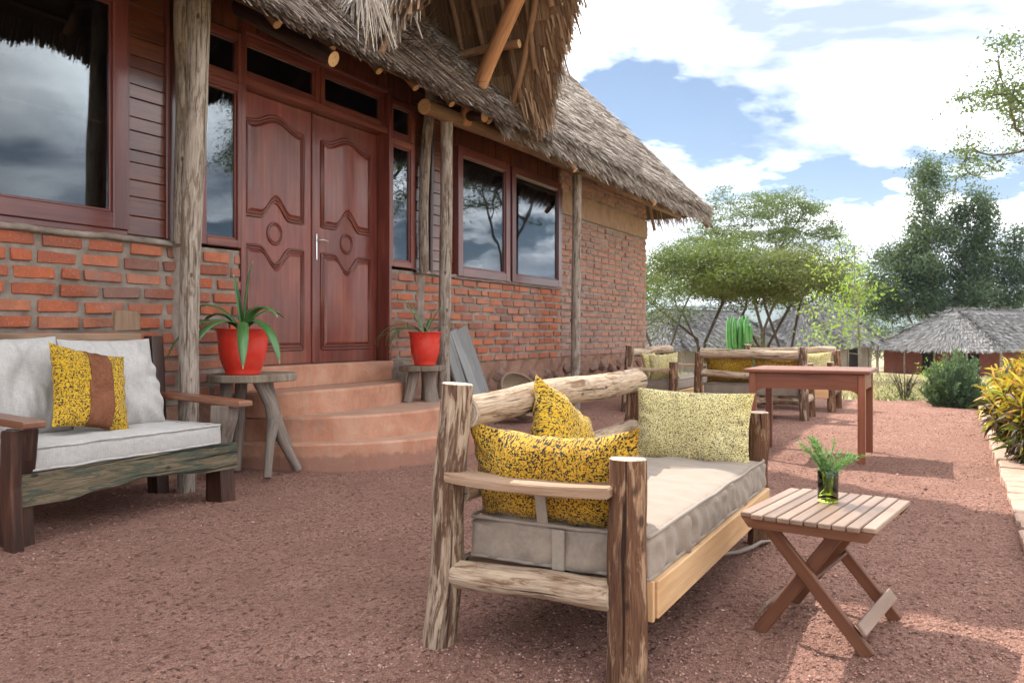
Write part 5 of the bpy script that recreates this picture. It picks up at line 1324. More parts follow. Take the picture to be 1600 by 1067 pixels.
m = MB(); m.lathe([(.001, .0), (.20, .0), (.27, .05), (.31, .13), (.315, .20), (.30, .205), (.295, .14), (.25, .06), (.18, .02), (.001, .015)], n=36, wob=.03); m.build('basket_body', M['weave'], bk)
m = MB(); m.tube([(math.cos(a) * .308, math.sin(a) * .308, .205) for a in [2 * math.pi * i / 30 for i in range(30)]], .014, 7, closed=True); m.build('rim', M['weave'], bk); bk.rotation_euler = (R(52), R(-8), R(-12)); bk.location = (8.82, 4.66, .20)

# ------------------------------------------------------------------ vegetation
def leaf_quads(name, C, size, mat, parent, aspect=.5, flat=0.0, r=None, ang=None, off=(0, 0, 0)):
    """one small folded rhombus per leaf at centres C"""
    n = len(C); d = rng.normal(0, 1, (n, 3)); d[:, 2] *= (1 - flat); d /= np.linalg.norm(d, axis=1, keepdims=True)
    if ang is not None: d = d + ang; d /= np.linalg.norm(d, axis=1, keepdims=True)
    s = np.cross(d, rng.normal(0, 1, (n, 3)) * np.array([1 - flat, 1 - flat, 1]) + np.array([0, 0, flat * 2.0])); s /= np.linalg.norm(s, axis=1, keepdims=True) + 1e-9
    L = (size * rng.uniform(.6, 1.3, n))[:, None]
    V = np.stack([C - d * L / 2, C + s * L * aspect / 2, C + d * L / 2, C - s * L * aspect / 2], 1).reshape(-1, 3) - np.array(off)
    F = np.arange(n * 4).reshape(-1, 4)
    rr_ = r if r is not None else rng.random(n)
    o = np_mesh(name, V, F, M[mat], parent, attrs={'rnd': np.repeat(np.clip(rr_, 0, 1), 4)}); return o
def colonize(starts, att, step, infl, kill, maxit=160, seed=0, tropism=(0, 0, 0)):
    g = np.random.default_rng(seed); nodes = [np.array(s, float) for s, _ in starts]; par = [p for _, p in starts]
    N = np.array(nodes); P = list(par); att = att.copy(); near = np.full(len(att), -1); nd = np.full(len(att), 1e9)
    dm = np.linalg.norm(att[:, None] - N[None], axis=2); near = dm.argmin(1); nd = dm.min(1)
    for it in range(maxit):
        if len(att) == 0: break
        use = nd < infl
        if not use.any(): infl *= 1.5; 
        use = nd < infl
        if not use.any(): continue
        ids = np.unique(near[use]); new = []
        for i in ids:
            v = att[use & (near == i)] - N[i]; v /= np.linalg.norm(v, axis=1, keepdims=True) + 1e-9
            d = v.mean(0) + g.normal(0, .12, 3) + np.array(tropism); d /= np.linalg.norm(d) + 1e-9
            new.append(N[i] + d * step); P.append(int(i))
        b = len(N); new = np.array(new); N = np.vstack([N, new])
        dm = np.linalg.norm(att[:, None] - new[None], axis=2); k = dm.argmin(1); mn = dm.min(1); better = mn < nd
        near[better] = k[better] + b; nd[better] = mn[better]
        keep = nd > kill; att, near, nd = att[keep], near[keep], nd[keep]
    return N, np.array(P)
def tree_mesh(N, P, tip, expo, nmax, name, mat, parent, sides=6):
    n = len(N); kids = np.zeros(n, int); rad = np.zeros(n)
    for i in range(n):
        if P[i] >= 0: kids[P[i]] += 1
    acc = np.where(kids == 0, tip ** expo, 0.0)
    for i in range(n - 1, -1, -1):
        if P[i] >= 0: acc[P[i]] += acc[i]
    rad = np.minimum(acc ** (1 / expo), nmax)
    idx = np.array([i for i in range(n) if P[i] >= 0]); A = N[P[idx]]; B = N[idx]
    d = B - A; d /= np.linalg.norm(d, axis=1, keepdims=True) + 1e-9
    ref = np.where(np.abs(d[:, 2:3]) < .9, np.array([[0, 0, 1.0]]), np.array([[1.0, 0, 0]]))
    u = np.cross(d, ref); u /= np.linalg.norm(u, axis=1, keepdims=True); v = np.cross(d, u)
    V = []; G = []
    for (Q, r) in ((A, np.minimum(rad[P[idx]], rad[idx] * 1.6)), (B + d * .01, rad[idx])):
        for k in range(sides):
            a = 2 * math.pi * k / sides; o = (u * math.cos(a) + v * math.sin(a)) * r[:, None]
            V.append(Q + o); G.append(np.stack([np.cos(a) * r, np.sin(a) * r, Q[:, 2]], 1))
    V = np.stack(V, 1); G = np.stack(G, 1); m = len(idx); b = (np.arange(m) * sides * 2)[:, None]
    F = np.concatenate([b + np.array([k, (k + 1) % sides, sides + (k + 1) % sides, sides + k]) for k in range(sides)])
    np_mesh(name, V.reshape(-1, 3), F, M[mat], parent, attrs={'gc': G.reshape(-1, 3)}, smooth=True)
    return kids, rad
def tree(name, label, loc, att, starts, step, infl, kill, leaf, nleaf, lsize, spread, bark='bark', tip=.012, expo=2.3, rmax=.2, seed=1, aspect=.45, flat=.3, zflat=.5, group=None, tropism=(0, 0, 0), second=None, sides=6, lr=None):
    t = thing(name, label, 'tree', loc, 0, group)
    N, P = colonize(starts, att, step, infl, kill, seed=seed, tropism=tropism)
    kids, rad = tree_mesh(N, P, tip, expo, rmax, 'trunk', bark, t, sides)
    tw = np.where(rad < tip * 2.2)[0]
    tw = tw[N[tw][:, 2] > .25 * N[:, 2].max()]
    c = N[rng.choice(tw, nleaf)]
    C = c + rng.normal(0, 1, (nleaf, 3)) * np.array([spread, spread, spread * zflat])
    # shade variation by clump
    r = .5 + .22 * np.sin(c[:, 0] * 2.1 + 1) * np.sin(c[:, 1] * 1.9) + .2 * np.sin(c[:, 2] * 2.5) * .6 + rng.normal(0, .2, nleaf)
    if second:
        k = rng.random(nleaf) < second[1]; leaf_quads('crown', C[~k], lsize, leaf, t, aspect, flat, r[~k]); leaf_quads('crown', C[k], lsize, second[0], t, aspect, flat, r[k])
    else: leaf_quads('crown', C, lsize, leaf, t, aspect, flat, r)
    return t
def umbrella(n, rx, ry, z0, z1, g, layers=3):
    """attractors in a domed, layered acacia crown"""
    out = []
    while len(out) < n:
        u = g.uniform(-1, 1, 2); q = math.hypot(*u)
        if q > 1: continue
        an = math.atan2(u[1], u[0]); lob_ = .82 + .18 * math.sin(an * 3 + z1 * 7) + .10 * math.sin(an * 7 + z0 * 5)
        if q > lob_: continue
        top = z0 + (z1 - z0) * (1 - .62 * q ** 2.2) * (.90 + .10 * math.sin(u[0] * 6 + z1) * math.sin(u[1] * 5)); bot = z0 + (z1 - z0) * (.12 + .22 * math.sin(u[0] * 5 + z1 * 3) * math.sin(u[1] * 4 + 1))
        z = bot + (top - bot) * g.random() ** .6
        out.append((u[0] * rx, u[1] * ry, z))
    return np.array(out)
g1 = np.random.default_rng(5)
def stem(pts, base=-1, b0=0, step=.35):
    """polyline -> node list continuing at index b0"""
    out = []; prev = base
    for i in range(len(pts) - 1):
        a = np.array(pts[i], float); b = np.array(pts[i + 1], float); k = max(1, int(np.linalg.norm(b - a) / step))
        for j in range(k):
            out.append((a + (b - a) * j / k, prev)); prev = b0 + len(out) - 1
    out.append((np.array(pts[-1], float), prev)); return out
def stems(*polys):
    o = []
    for p in polys: o += stem(p, -1, len(o))
    return o
def gz(x, y): return float(ground_z(np.array(x), np.array(y)))
c28, s28 = math.cos(R(27.96)), math.sin(R(27.96))
def at(t, d): return (d * (c28 + t * s28), d * (s28 - t * c28))       # bearing (tangent right of the view axis) and range
# acacia with the pale green umbrella crown, left of the row
x, y = at(.230, 27); tree('acacia_tree', 'pale green umbrella acacia next to the corner of the lodge, with leaning bare stems', (x, y, gz(x, y)), umbrella(420, 3.3, 3.0, 2.45, 4.7, g1), stems([(0, 0, 0), (-.1, .1, 1.0), (-.7, .5, 2.2)], [(.12, 0, 0), (.2, 0, 1.2), (.9, -.4, 2.5)], [(.05, .1, 0), (.0, .2, 1.3), (-1.6, 1.4, 2.6)]), .30, 1.6, .42, 'acacia', 54000, .09, .36, tip=.011, rmax=.11, seed=2, flat=.5, zflat=.45, group='acacias beyond the yard')
x, y = at(.305, 29); tree('acacia_tree', 'broad olive acacia with withered brown patches between the two nearer acacias', (x, y, gz(x, y)), umbrella(420, 3.2, 3.0, 2.45, 4.6, g1), stems([(0, 0, 0), (-.3, .1, 1.0), (-1.0, .6, 2.2)], [(.15, 0, 0), (.5, 0, 1.2), (1.3, -.6, 2.6)]), .30, 1.6, .42, 'acacia', 44000, .09, .34, tip=.011, rmax=.11, seed=3, flat=.5, zflat=.45, group='acacias beyond the yard', second=('brown_leaf', .45))
x, y = at(.330, 26); tree('acacia_tree', 'forked acacia with dark rising limbs in front of the grey thatched huts', (x, y, gz(x, y)), umbrella(380, 2.3, 2.3, 2.4, 4.4, g1), stems([(0, 0, 0), (-.3, .1, .9), (-.9, .5, 2.4)], [(.1, 0, 0), (.35, -.1, 1.1), (.7, -.3, 2.5)]), .28, 1.6, .40, 'acacia', 28000, .08, .30, tip=.011, rmax=.10, seed=4, flat=.5, zflat=.5, group='acacias beyond the yard', second=('brown_leaf', .35))
x, y = at(.300, 35); tree('acacia_tree', 'tall feathery acacia rising behind the others with open airy top', (x, y, gz(x, y)), umbrella(440, 4.6, 4.4, 3.2, 8.7, g1), stems([(0, 0, 0), (.1, 0, 2.0), (-.6, .3, 3.6)], [(.2, 0, 0), (.5, 0, 2.0), (1.4, -.5, 3.8)]), .36, 1.9, .50, 'acacia_far', 66000, .10, .31, tip=.011, rmax=.16, seed=5, flat=.6, zflat=.22, group='acacias beyond the yard')
x, y = at(.176, 24); tree('acacia_tree', 'thin bare stemmed acacia sapling hard against the brick corner', (x, y, gz(x, y)), umbrella(200, 1.3, 1.3, 1.3, 3.2, g1), stems([(0, 0, 0), (-.15, .1, .8), (-.5, .3, 1.6)], [(.25, -.1, 0), (.45, -.2, .9), (.9, -.4, 1.9)]), .24, 1.4, .36, 'acacia_far', 5000, .075, .28, tip=.010, rmax=.075, seed=6, flat=.5, group='acacias beyond the yard')
# slender young tree with lime leaves
x, y = at(.418, 20)
att = np.array([(g1.normal(-.18, .34), g1.normal(.35, .42), g1.uniform(.8, 3.5)) for _ in range(80)])
tree('young_tree', 'slender young tree with drooping fresh lime green leaves', (x, y, gz(x, y)), att, stems([(0, 0, 0), (-.05, 0, 1.2), (-.2, .1, 2.4), (-.15, .1, 3.4)], [(.08, 0, 0), (.12, .05, 1.5), (.15, 0, 2.9)]), .22, 1.3, .3, 'bright_leaf', 1300, .10, .15, 'bark_pale', tip=.008, rmax=.05, seed=7, aspect=.38, flat=0, zflat=.9)
# big dark evergreen
x, y = at(.512, 66)
att = []
lob = [(0, 0, 5.6, 2.6, 2.4), (-1.6, .6, 4.6, 1.9, 2.2), (1.9, -.6, 5.0, 1.8, 2.4), (-.6, .3, 8.4, 1.3, 2.6), (1.7, -.8, 7.9, 1.2, 1.9), (-2.6, 1.0, 3.6, 1.7, 1.7), (3.3, -1.2, 4.1, 1.6, 1.7), (.4, -.2, 3.2, 2.8, 1.4), (-.9, .4, 9.9, .7, 1.3), (3.9, -1.2, 6.2, .9, 1.3)]
lob = [(a * 1.30, b * 1.5, c * 1.5, r_ * 1.42, h_ * 1.5) for (a, b, c, r_, h_) in lob] + [(-5.0, 2, 4.0, 2.2, 2.4), (-3.2, 1, 7.5, 1.8, 2.2)]
for (a, b, c, r_, h_) in lob:
    for _ in range(int(11 * r_ * h_ / 2 + 12)):
        q = g1.normal(0, 1, 3); q /= np.linalg.norm(q); q *= g1.random() ** .45; att.append((a + q[0] * r_, b + q[1] * r_, c + q[2] * h_))
tree('evergreen_tree', 'big dark evergreen tree towering behind the grey thatched huts', (x, y, gz(x, y)), np.array(att), stems([(0, 0, 0), (-.3, 0, 3), (-.8, .3, 7), (-1.0, .5, 10.5)], [(.4, 0, 0), (1.2, -.3, 3.6), (2.3, -.9, 8.2)], [(-.3, .1, .0), (-1.5, .8, 3.0), (-2.4, 1.0, 5.2)]), .6, 3.2, .75, 'dark_leaf', 85000, .24, .50, tip=.020, rmax=.3, seed=8, aspect=.42, flat=0, zflat=1.0, tropism=(0, 0, .12)).rotation_euler = (0, 0, R(-62))
# scrub behind the huts and between the acacias
def bush_tree(label, t_, d_, rx, h, n, mat, seed, group='bushes around the huts', size=.14, z0=.0):
    x, y = at(t_, d_); g = np.random.default_rng(seed); att = []
    for _ in range(90):
        q = g.normal(0, 1, 3); q /= np.linalg.norm(q); q *= g.random() ** .4; att.append((q[0] * rx, q[1] * rx, h * .55 + q[2] * h * .45))
    return tree('bush', label, (x, y, gz(x, y) + z0), np.array(att), stems([(0, 0, 0), (.0, 0, h * .25)]), .35, 2.0, .4, mat, n, size, .28, tip=.012, rmax=.08, seed=seed, aspect=.45, flat=0, zflat=1.0, group=group)
bush_tree('dark rounded bush behind the beige hut wall', .262, 63, 2.2, 3.0, 6000, 'dark_leaf', 41)
bush_tree('olive bush between the acacia trunks by the cactus', .283, 33, .8, 1.5, 2500, 'brown_leaf', 42, size=.11)
bush_tree('green bush at the gable of the hut with the dark doorway', .415, 60, 2.6, 4.0, 6500, 'dark_leaf', 43)
bush_tree('grey green bush beside the wide brick hut', .455, 64, 2.8, 3.6, 6500, 'dark_leaf', 44)
bush_tree('low green bush far to the side of the wide brick hut', .61, 66, 2.4, 3.4, 5000, 'dark_leaf', 45)
bush_tree('small green shrub at the foot of the candelabra cactus', .262, 22, .55, .9, 1500, 'acacia_far', 46, size=.07)
# tree standing outside the frame on the courtyard side, its boughs reach into the picture
att = umbrella(420, 4.6, 4.6, 4.5, 9.8, g1)
bt = tree('acacia_tree', 'acacia whose thin leafy boughs reach in against the clouds', (24.2, -3.2, gz(24.2, 0)), att, stems([(0, 0, 0), (.1, .1, 1.8), (-1.0, .8, 3.8)], [(.2, 0, 0), (.6, -.2, 2.0), (1.6, -.8, 4.2)]), .36, 1.9, .50, 'acacia_far', 22000, .10, .24, tip=.011, rmax=.18, seed=9, flat=.4, zflat=.3, group='acacias beyond the yard')
b2 = copy_tree(bt); b2.location = (19.2, -6.0, -.1); b2.rotation_euler = (0, 0, 2.1); b2['label'] = 'acacia mirrored in the glass beside the carved door'
# candelabra euphorbia
x, y = at(.274, 19)
ca = thing('candelabra_cactus', 'bright green candelabra cactus standing behind the log sofas', 'cactus', (x, y, gz(x, y)))
def ribbed(pts, r, n=10):
    m = MB(); k = 14; pp = []
    for i in range(k + 1):
        u = i / k * (len(pts) - 1); j = min(int(u), len(pts) - 2); pp.append(Vector(pts[j]).lerp(Vector(pts[j + 1]), u - j))
    for _ in range(3): pp = [pp[0]] + [(pp[i - 1] + pp[i] * 2 + pp[i + 1]) / 4 for i in range(1, k)] + [pp[-1]]
    vs, fs, gs = [], [], []
    for i, p in enumerate(pp):
        u_, v_, _ = frame_from((pp[min(k, i + 1)] - pp[max(0, i - 1)])); t_ = i / k; rr_ = r * (1 - .06 * math.sin(i * 2.2)) * (1 if t_ < .86 else max(.15, 1 - ((t_ - .86) / .14) ** 2))
        for q in range(n):
            a = 2 * math.pi * q / n; rq = rr_ * (1.0 if q % 2 == 0 else .62); vs.append(p + u_ * math.cos(a) * rq + v_ * math.sin(a) * rq); gs.append((q, 0, i))
    for i in range(k):
        for q in range(n): fs.append((i * n + q, i * n + (q + 1) % n, (i + 1) * n + (q + 1) % n, (i + 1) * n + q))
    fs.append(tuple(range(k * n, (k + 1) * n))); m.add(vs, fs, gs, 0, True); return m
ribbed([(0, 0, 0), (0, 0, .9), (.02, 0, 1.6)], .075).build('stem', M['cactus'], ca)
rr = random.Random(9)
for i in range(13):
    a = 2 * math.pi * i / 13 + rr.uniform(-.2, .2); q = rr.uniform(.14, .36); z0 = rr.uniform(.55, .95); h = rr.uniform(1.40, 1.66)
    ribbed([(0, 0, z0 - .1), (math.cos(a) * q * .8, math.sin(a) * q * .8, z0 + .06), (math.cos(a) * q, math.sin(a) * q, z0 + .25), (math.cos(a) * q * 1.05, math.sin(a) * q * 1.05, h)], .062).build('arm', M['cactus'], ca)
# rosemary bush
rb = thing('rosemary_bush', 'grey green rosemary bush where the brick kerb ends', 'bush', (13.75, -.02, 0))
def shoot_bush(parent, n, rx, ry, h, L, mat, nn, nl, wd, seed, core=True):
    g = np.random.default_rng(seed); Ps, Ds, Rr = [], [], []; sm = MB()
    for k in range(n):
        q = g.normal(0, 1, 3); q[2] = abs(q[2]); q /= np.linalg.norm(q); q *= g.uniform(.35, 1.0) ** .6
        tip = np.array([q[0] * rx, q[1] * ry, .04 + q[2] * h]) * (1 + .14 * math.sin(q[0] * 9 + seed) * math.cos(q[1] * 7)); d = np.array([q[0] * .7, q[1] * .7, .55 + q[2]]); d /= np.linalg.norm(d)
        b = tip - d * L
        if k % 3 == 0: sm.tube([tuple(b), tuple((b + tip) / 2 + g.normal(0, .01, 3)), tuple(tip)], [.004, .003, .002], 4)
        u = g.random(nn)[:, None]; p = b + (tip - b) * u; dd = g.normal(0, 1, (nn, 3)); dd /= np.linalg.norm(dd, axis=1, keepdims=True); dd = dd + d * 1.1
        Ps.append(p); Ds.append(dd); Rr.append(np.clip(.25 + .5 * (q[2]) + g.normal(0, .2, nn), 0, 1))
    sm.build('twigs', M['twig'], parent)
    P = np.concatenate(Ps); D = np.concatenate(Ds); m = len(P)
    strands('foliage', P, D, np.cross(D, rng.normal(0, 1, (m, 3))), rng.uniform(nl * .6, nl * 1.3, m), np.full(m, wd), mat, parent, 0.0, 1.0, .5, np.concatenate(Rr))
shoot_bush(rb, 520, .50, .46, .76, .22, 'rosemary', 34, .045, .010, 3)
for (t_, d_, lab, h_) in ((.472, 13.2, 'leafless brown twiggy shrub on the edge of the dry lawn', .52),):
    x, y = at(t_, d_); o = thing('dry_shrub', lab, 'shrub', (x, y, -.03)); m = MB(); g = random.Random(6)
    for k in range(26):
        a = g.uniform(0, 6.28); sp = g.uniform(.05, .30); p = [Vector((math.cos(a) * .03, math.sin(a) * .03, 0)), Vector((math.cos(a) * sp * .5 + g.uniform(-.05, .05), math.sin(a) * sp * .5, h_ * .5)), Vector((math.cos(a) * sp + g.uniform(-.08, .08), math.sin(a) * sp, h_ * g.uniform(.6, 1.1)))]
        m.tube(p, [.010, .007, .003], 5)
    m.build('twigs', M['twig'], o); n = 500; C = np.stack([rng.normal(0, .18, n), rng.normal(0, .18, n), np.abs(rng.normal(.05, .13, n))], 1); leaf_quads('foliage', C, .045, 'acacia_far', o, .4)
x, y = at(.515, 21.5); o = thing('yellow_shrub', 'small yellowish shrub by the wall of the wide brick hut', 'shrub', (x, y, gz(x, y)))
n = 900; C = np.stack([rng.normal(0, .22, n), rng.normal(0, .22, n), np.abs(rng.normal(.35, .16, n))], 1); leaf_quads('foliage', C, .07, 'bright_leaf', o, .4); m = MB(); m.tube([(0, 0, 0), (.02, 0, .4)], [.02, .01], 5); m.build('stem', M['twig'], o)
# croton hedge: long curled leaves, yellow at the shoulders, dark in the body
def croton(label, loc, rx, ry, h, seed, nsh):
    t = thing('croton_bush', label, 'hedge', loc, 0, 'croton bushes along the kerb'); g = random.Random(seed); groups = {k: MB() for k in ('croton_yellow', 'croton_orange', 'croton_dark', 'croton_green')}
    rn = {k: [] for k in groups}
    st_ = MB()
    for k in range(nsh):
        q = Vector((g.gauss(0, 1), g.gauss(0, 1), abs(g.gauss(0, 1)) * .9)).normalized() * (g.uniform(.3, 1) ** .45)
        sp_ = min(1.0, .50 + .75 * q.z); tip = Vector((q.x * rx * sp_, q.y * ry * sp_, .10 + q.z * (h - .1))); d = Vector((q.x * .8, q.y * .8, .35 + q.z)).normalized()
        if k % 2 == 0: st_.tube([tuple(Vector((q.x * rx * .3, q.y * ry * .3, .02))), tuple(tip - d * .1), tuple(tip)], [.010, .006, .004], 4)
        face = q.y > .1 and q.z < .62 or q.z < .30
        for j in range(g.randrange(7, 12)):
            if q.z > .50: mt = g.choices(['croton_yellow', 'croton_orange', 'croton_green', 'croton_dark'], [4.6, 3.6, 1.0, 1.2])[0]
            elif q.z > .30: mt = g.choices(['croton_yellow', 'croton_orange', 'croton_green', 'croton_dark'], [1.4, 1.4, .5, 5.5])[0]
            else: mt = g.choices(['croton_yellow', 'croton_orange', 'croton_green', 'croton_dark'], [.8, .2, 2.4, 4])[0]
            a = Vector((g.gauss(0, 1), g.gauss(0, 1), g.gauss(0, 1))).normalized(); dd = (d * .7 + a).normalized(); L = g.uniform(.10, .19); w = g.uniform(.014, .026); p = tip - d * g.uniform(0, .12); s = dd.cross(Vector((g.gauss(0, 1), g.gauss(0, 1), g.gauss(0, 1)))).normalized()
            vs, gs, n = [], [], 5; curl = g.uniform(.4, 2.2)
            nrm = s.cross(dd)
            for i in range(n + 1):
                u = i / n; ww = w * math.sin(math.pi * (.12 + .86 * u)) ; s2 = s * math.cos(u * curl * .8) + nrm * math.sin(u * curl * .8)
                vs += [p - s2 * ww / 2, p + s2 * ww / 2]; p = p + dd * (L / n); dd = (dd + Vector((0, 0, -.16 * curl)) + nrm * .06 * curl).normalized()
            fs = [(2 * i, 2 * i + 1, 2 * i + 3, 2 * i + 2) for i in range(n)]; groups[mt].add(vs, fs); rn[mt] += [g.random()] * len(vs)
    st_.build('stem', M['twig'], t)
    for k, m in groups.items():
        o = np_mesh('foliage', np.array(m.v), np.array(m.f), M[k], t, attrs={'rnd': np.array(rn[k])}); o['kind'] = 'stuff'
croton('yellow and orange leaved croton bush overhanging the brick kerb', (7.75, -.86, 0), .98, .86, .95, 1, 1250)
croton('croton bush behind the first one, mostly yellow on top', (9.2, -.98, 0), .95, .85, .98, 2, 650)
croton('croton bush with green lower leaves at the near end of the kerb hedge', (6.35, -1.30, 0), .85, .72, .85, 3, 520)
# grass
def grass():
    n = 26000; d = 12.2 + 40 * rng.random(n) ** 2.2; t = rng.uniform(.10, .70, n); x = d * (c28 + t * s28); y = d * (s28 - t * c28)
    k = (x > 14.25) | (y < -.75); x, y, d = x[k], y[k], d[k]; n = len(x); z = ground_z(x, y) - .03
    P = np.stack([x, y, z], 1); D = np.stack([rng.normal(0, .5, n), rng.normal(0, .5, n), np.ones(n)], 1); Nn = np.stack([rng.normal(0, 1, n), rng.normal(0, 1, n), np.zeros(n)], 1)
    o = strands('dry_grass', P, D, Nn, rng.uniform(.03, .10, n) * (1 + .02 * d), .006 + .0009 * d, 'grass', None, 0.0, .5, .3); tag(o, 'short dry straw coloured grass on the lawn beyond the gravel', 'grass', kind='stuff')
    n = 6000; x = rng.uniform(4.8, 13.5, n); y = rng.uniform(-2.2, -.56, n); P = np.stack([x, y, np.full(n, -.03)], 1); D = np.stack([rng.normal(0, .5, n), rng.normal(0, .5, n), np.ones(n)], 1); Nn = np.stack([rng.normal(0, 1, n), rng.normal(0, 1, n), np.zeros(n)], 1)
    o = strands('green_grass', P, D, Nn, rng.uniform(.05, .16, n), np.full(n, .008), 'croton_green', None, 0.0, .5, .3); tag(o, 'green weeds growing along the kerb under the crotons', 'grass', kind='stuff')
grass()
# ------------------------------------------------------------------ grey thatched huts
def hut(label, near, left, L, eave, base, rise, wall, wseed, door=None):
    """near/left: plan positions of two roof corners; L: length of the other side"""
    n_ = Vector((*near, 0)); l_ = Vector((*left, 0)); e1 = (l_ - n_); Wd = e1.length; e1.normalize(); e2 = Vector((-e1.y, e1.x, 0))
    if e2.dot(Vector((c28, s28, 0))) < 0: e2 = -e2
    c = n_ + e1 * Wd / 2 + e2 * L / 2; t = thing('thatched_hut', label, 'hut', (c.x, c.y, base))
    def w(a, b, z): q = e1 * a + e2 * b; return (q.x, q.y, z)
    hW, hL = Wd / 2, L / 2; ez = eave - base; rz = ez + rise; o = .55
    m = MB(); A = [w(-hW, -hL, ez), w(hW, -hL, ez), w(hW, hL, ez), w(-hW, hL, ez)]; rl = max(.8, (L - Wd * .5) / 2)
    Rg = [w(0, -rl, rz), w(0, rl, rz)]; B = [(x, y, z - .16) for x, y, z in A]
    m.add(A + Rg + B, [(0, 1, 4), (1, 2, 5, 4), (2, 3, 5), (3, 0, 4, 5), (6, 7, 1, 0), (7, 8, 2, 1), (8, 9, 3, 2), (9, 6, 0, 3), (9, 8, 7, 6)]); rf = m.build('roof', M['hut_thatch'], t)
    # straw courses on each slope
    Ps, Ds, Ns = [], [], []
    def slope(p0, p1, q0, q1, n):
        u = rng.random(n); v = np.floor(rng.random(n) ** .85 * 13) / 13 * .97 + rng.random(n) * .02; p0, p1, q0, q1 = map(np.array, (p0, p1, q0, q1))
        a = p0 + (p1 - p0) * u[:, None]; b = q0 + (q1 - q0) * u[:, None]; P = a + (b - a) * v[:, None]; d = a - b; d = d / np.linalg.norm(d, axis=1, keepdims=True)
        nn = np.cross(p1 - p0, (q0 + q1) / 2 - p0); nn = nn / np.linalg.norm(nn); nn = nn if nn[2] > 0 else -nn
        Ps.append(P + nn * .03); Ds.append(d + rng.normal(0, .14, (n, 3))); Ns.append(np.repeat(nn[None], n, 0))
    slope(A[0], A[1], Rg[0], Rg[0], 9000); slope(A[3], A[0], Rg[1], Rg[0], 11000); slope(A[1], A[2], Rg[0], Rg[1], 3000)
    for (p, q) in ((A[0], Rg[0]), (A[1], Rg[0]), (A[3], Rg[1])):      # hip rolls
        n = 700; p, q = np.array(p), np.array(q); u = rng.random(n)[:, None]; Ps.append(p + (q - p) * u + np.array([0, 0, .10])); d = (p - q) / np.linalg.norm(p - q); Ds.append(d + rng.normal(0, .45, (n, 3))); Ns.append(np.repeat(np.array([[0, 0, 1.0]]), n, 0))
    n = 500; u = rng.random(n)[:, None]; Ps.append(np.array(Rg[0]) + (np.array(Rg[1]) - np.array(Rg[0])) * u + np.array([0, 0, .08])); Ds.append(rng.normal(0, 1, (n, 3)) * np.array([1, 1, .2])); Ns.append(np.repeat(np.array([[0, 0, 1.0]]), n, 0))
    P, D, Nn = map(np.concatenate, (Ps, Ds, Ns)); n = len(P)
    strands('thatch', P, D, Nn, rng.uniform(.28, .52, n), rng.uniform(.02, .05, n), 'thatch_grey', rf, .035, .3, .7)
    m = MB(); ww, wl = hW - o, hL - o; th = .2
    def quadbox(a0, a1, b0, b1, z0, z1):
        vs = [w(a, b, z) for a in (a0, a1) for b in (b0, b1) for z in (z0, z1)]; m.add(vs, [(0, 1, 3, 2), (4, 6, 7, 5), (0, 4, 5, 1), (2, 3, 7, 6), (0, 2, 6, 4), (1, 5, 7, 3)])
    quadbox(-ww, ww, -wl, wl, -.4, ez + .25); m.build('wall', M[wall], t)
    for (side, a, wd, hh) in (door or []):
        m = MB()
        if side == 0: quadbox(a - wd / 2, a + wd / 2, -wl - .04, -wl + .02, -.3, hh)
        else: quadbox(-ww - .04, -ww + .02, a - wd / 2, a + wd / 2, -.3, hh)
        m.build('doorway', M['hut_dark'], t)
    for k in range(5):
        a = -hW + .25 + (2 * hW - .5) * k / 4; m = MB(); q0 = w(a, -hL + .22, -.3); q1 = w(a, -hL + .22, ez + .1); m.log(q0, q1, .06, .055, n=7, rings=3, seed=k + wseed); m.build('post', [M['post_wood'], M['log_end']], t)
        b = -hL + .25 + (2 * hL - .5) * k / 4; m = MB(); m.log(w(-hW + .22, b, -.3), w(-hW + .22, b, ez + .1), .06, .055, n=7, rings=3, seed=k + wseed + 9); m.build('post', [M['post_wood'], M['log_end']], t)
    return t
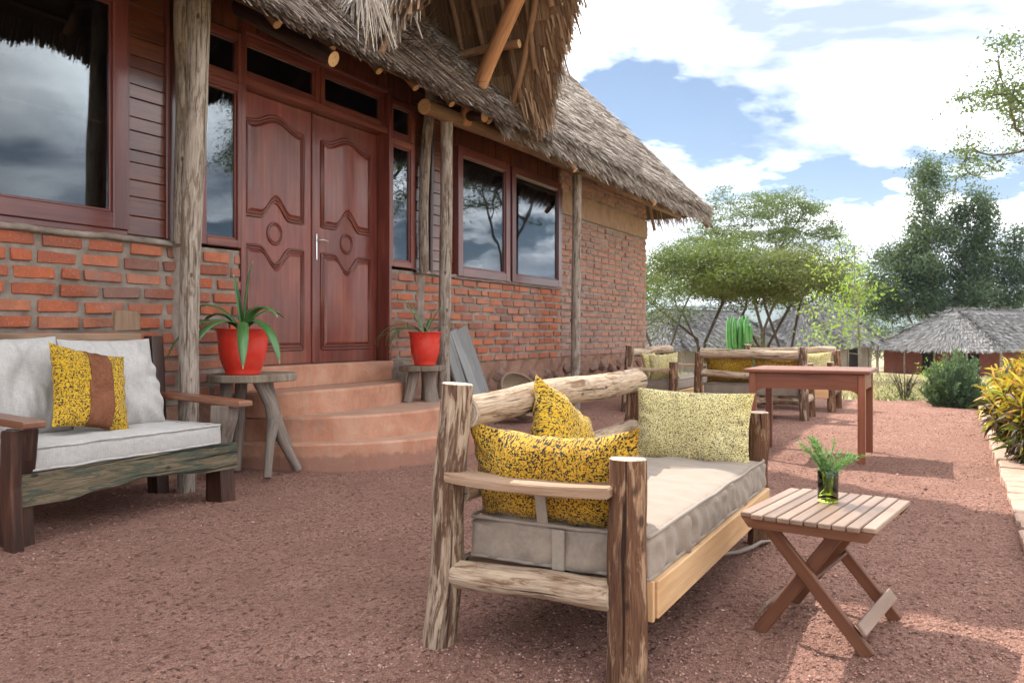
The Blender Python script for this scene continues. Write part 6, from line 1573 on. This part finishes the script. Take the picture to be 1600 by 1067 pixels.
hut('wide grey thatched hut with red brick wall behind the rosemary bush', at(.590, 49), at(.432, 57), 19.0, .05, -1.55, 2.5, 'hut_brick', 1.0, [(0, .6, .95, 1.45), (0, -2.4, .7, 1.3)])
hut('grey thatched hut with a dark doorway behind the young lime green tree', at(.393, 46), at(.285, 49), 10.5, .42, -1.35, 2.2, 'hut_plaster', 2.0, [(1, .2, 2.6, 1.75), (0, -1.2, .9, 1.7)])
hut('grey thatched hut with beige wall beside the brick corner of the lodge', at(.205, 42), at(.120, 46), 8.5, .36, -1.15, 2.0, 'hut_plaster', 3.0, [(0, -.9, .7, 1.5)])
# driftwood piece on the far yard, small litter near the sofa
sr = MB(); sr.tube([(-.22, .12, .016), (-.12, .045, .013), (.0, .0, .016), (.10, -.02, .020), (.17, -.055, .014)], [.008, .011, .010, .009, .005], 7); o = sr.build('stick', M['stool_wood'], None); o.location = (4.10, .86, 0); tag(o, 'pale dry stick lying under the front board of the sofa by the folding table', 'stick')
rr = random.Random(14)
m = MB()
for k in range(70):
    d_ = rr.uniform(2.0, 7); t_ = rr.uniform(-.6, .6); x, y = at(t_, d_)
    if y < -.2 or y > 3.7: continue
    a = rr.uniform(0, 6.28); L = rr.uniform(.02, .06); m.tube([(x, y, .008), (x + math.cos(a) * L, y + math.sin(a) * L, .010)], [.0016, .001], 4)
o = m.build('straw_litter', M['stool_wood'], None); tag(o, 'scattered bits of fallen straw on the gravel', 'litter', kind='stuff')

# ------------------------------------------------------------------ air between here and the hills
hz = bpy.data.materials.new('clear air'); hz.use_nodes = True; nt = hz.node_tree; nt.nodes.clear()
ho = nt.nodes.new('ShaderNodeOutputMaterial'); hv = nt.nodes.new('ShaderNodeVolumePrincipled'); hv.inputs['Color'].default_value = (.72, .84, 1.0, 1); hv.inputs['Density'].default_value = 1.2e-4; hv.inputs['Anisotropy'].default_value = .2
nt.links.new(hv.outputs[0], ho.inputs['Volume'])
m = MB(); m.box((0, 0, 150), (10000, 10000, 320), None, 0.0); h_ = m.build('haze', hz, None); tag(h_, 'thin blue haze over the plain', 'haze', kind='stuff')
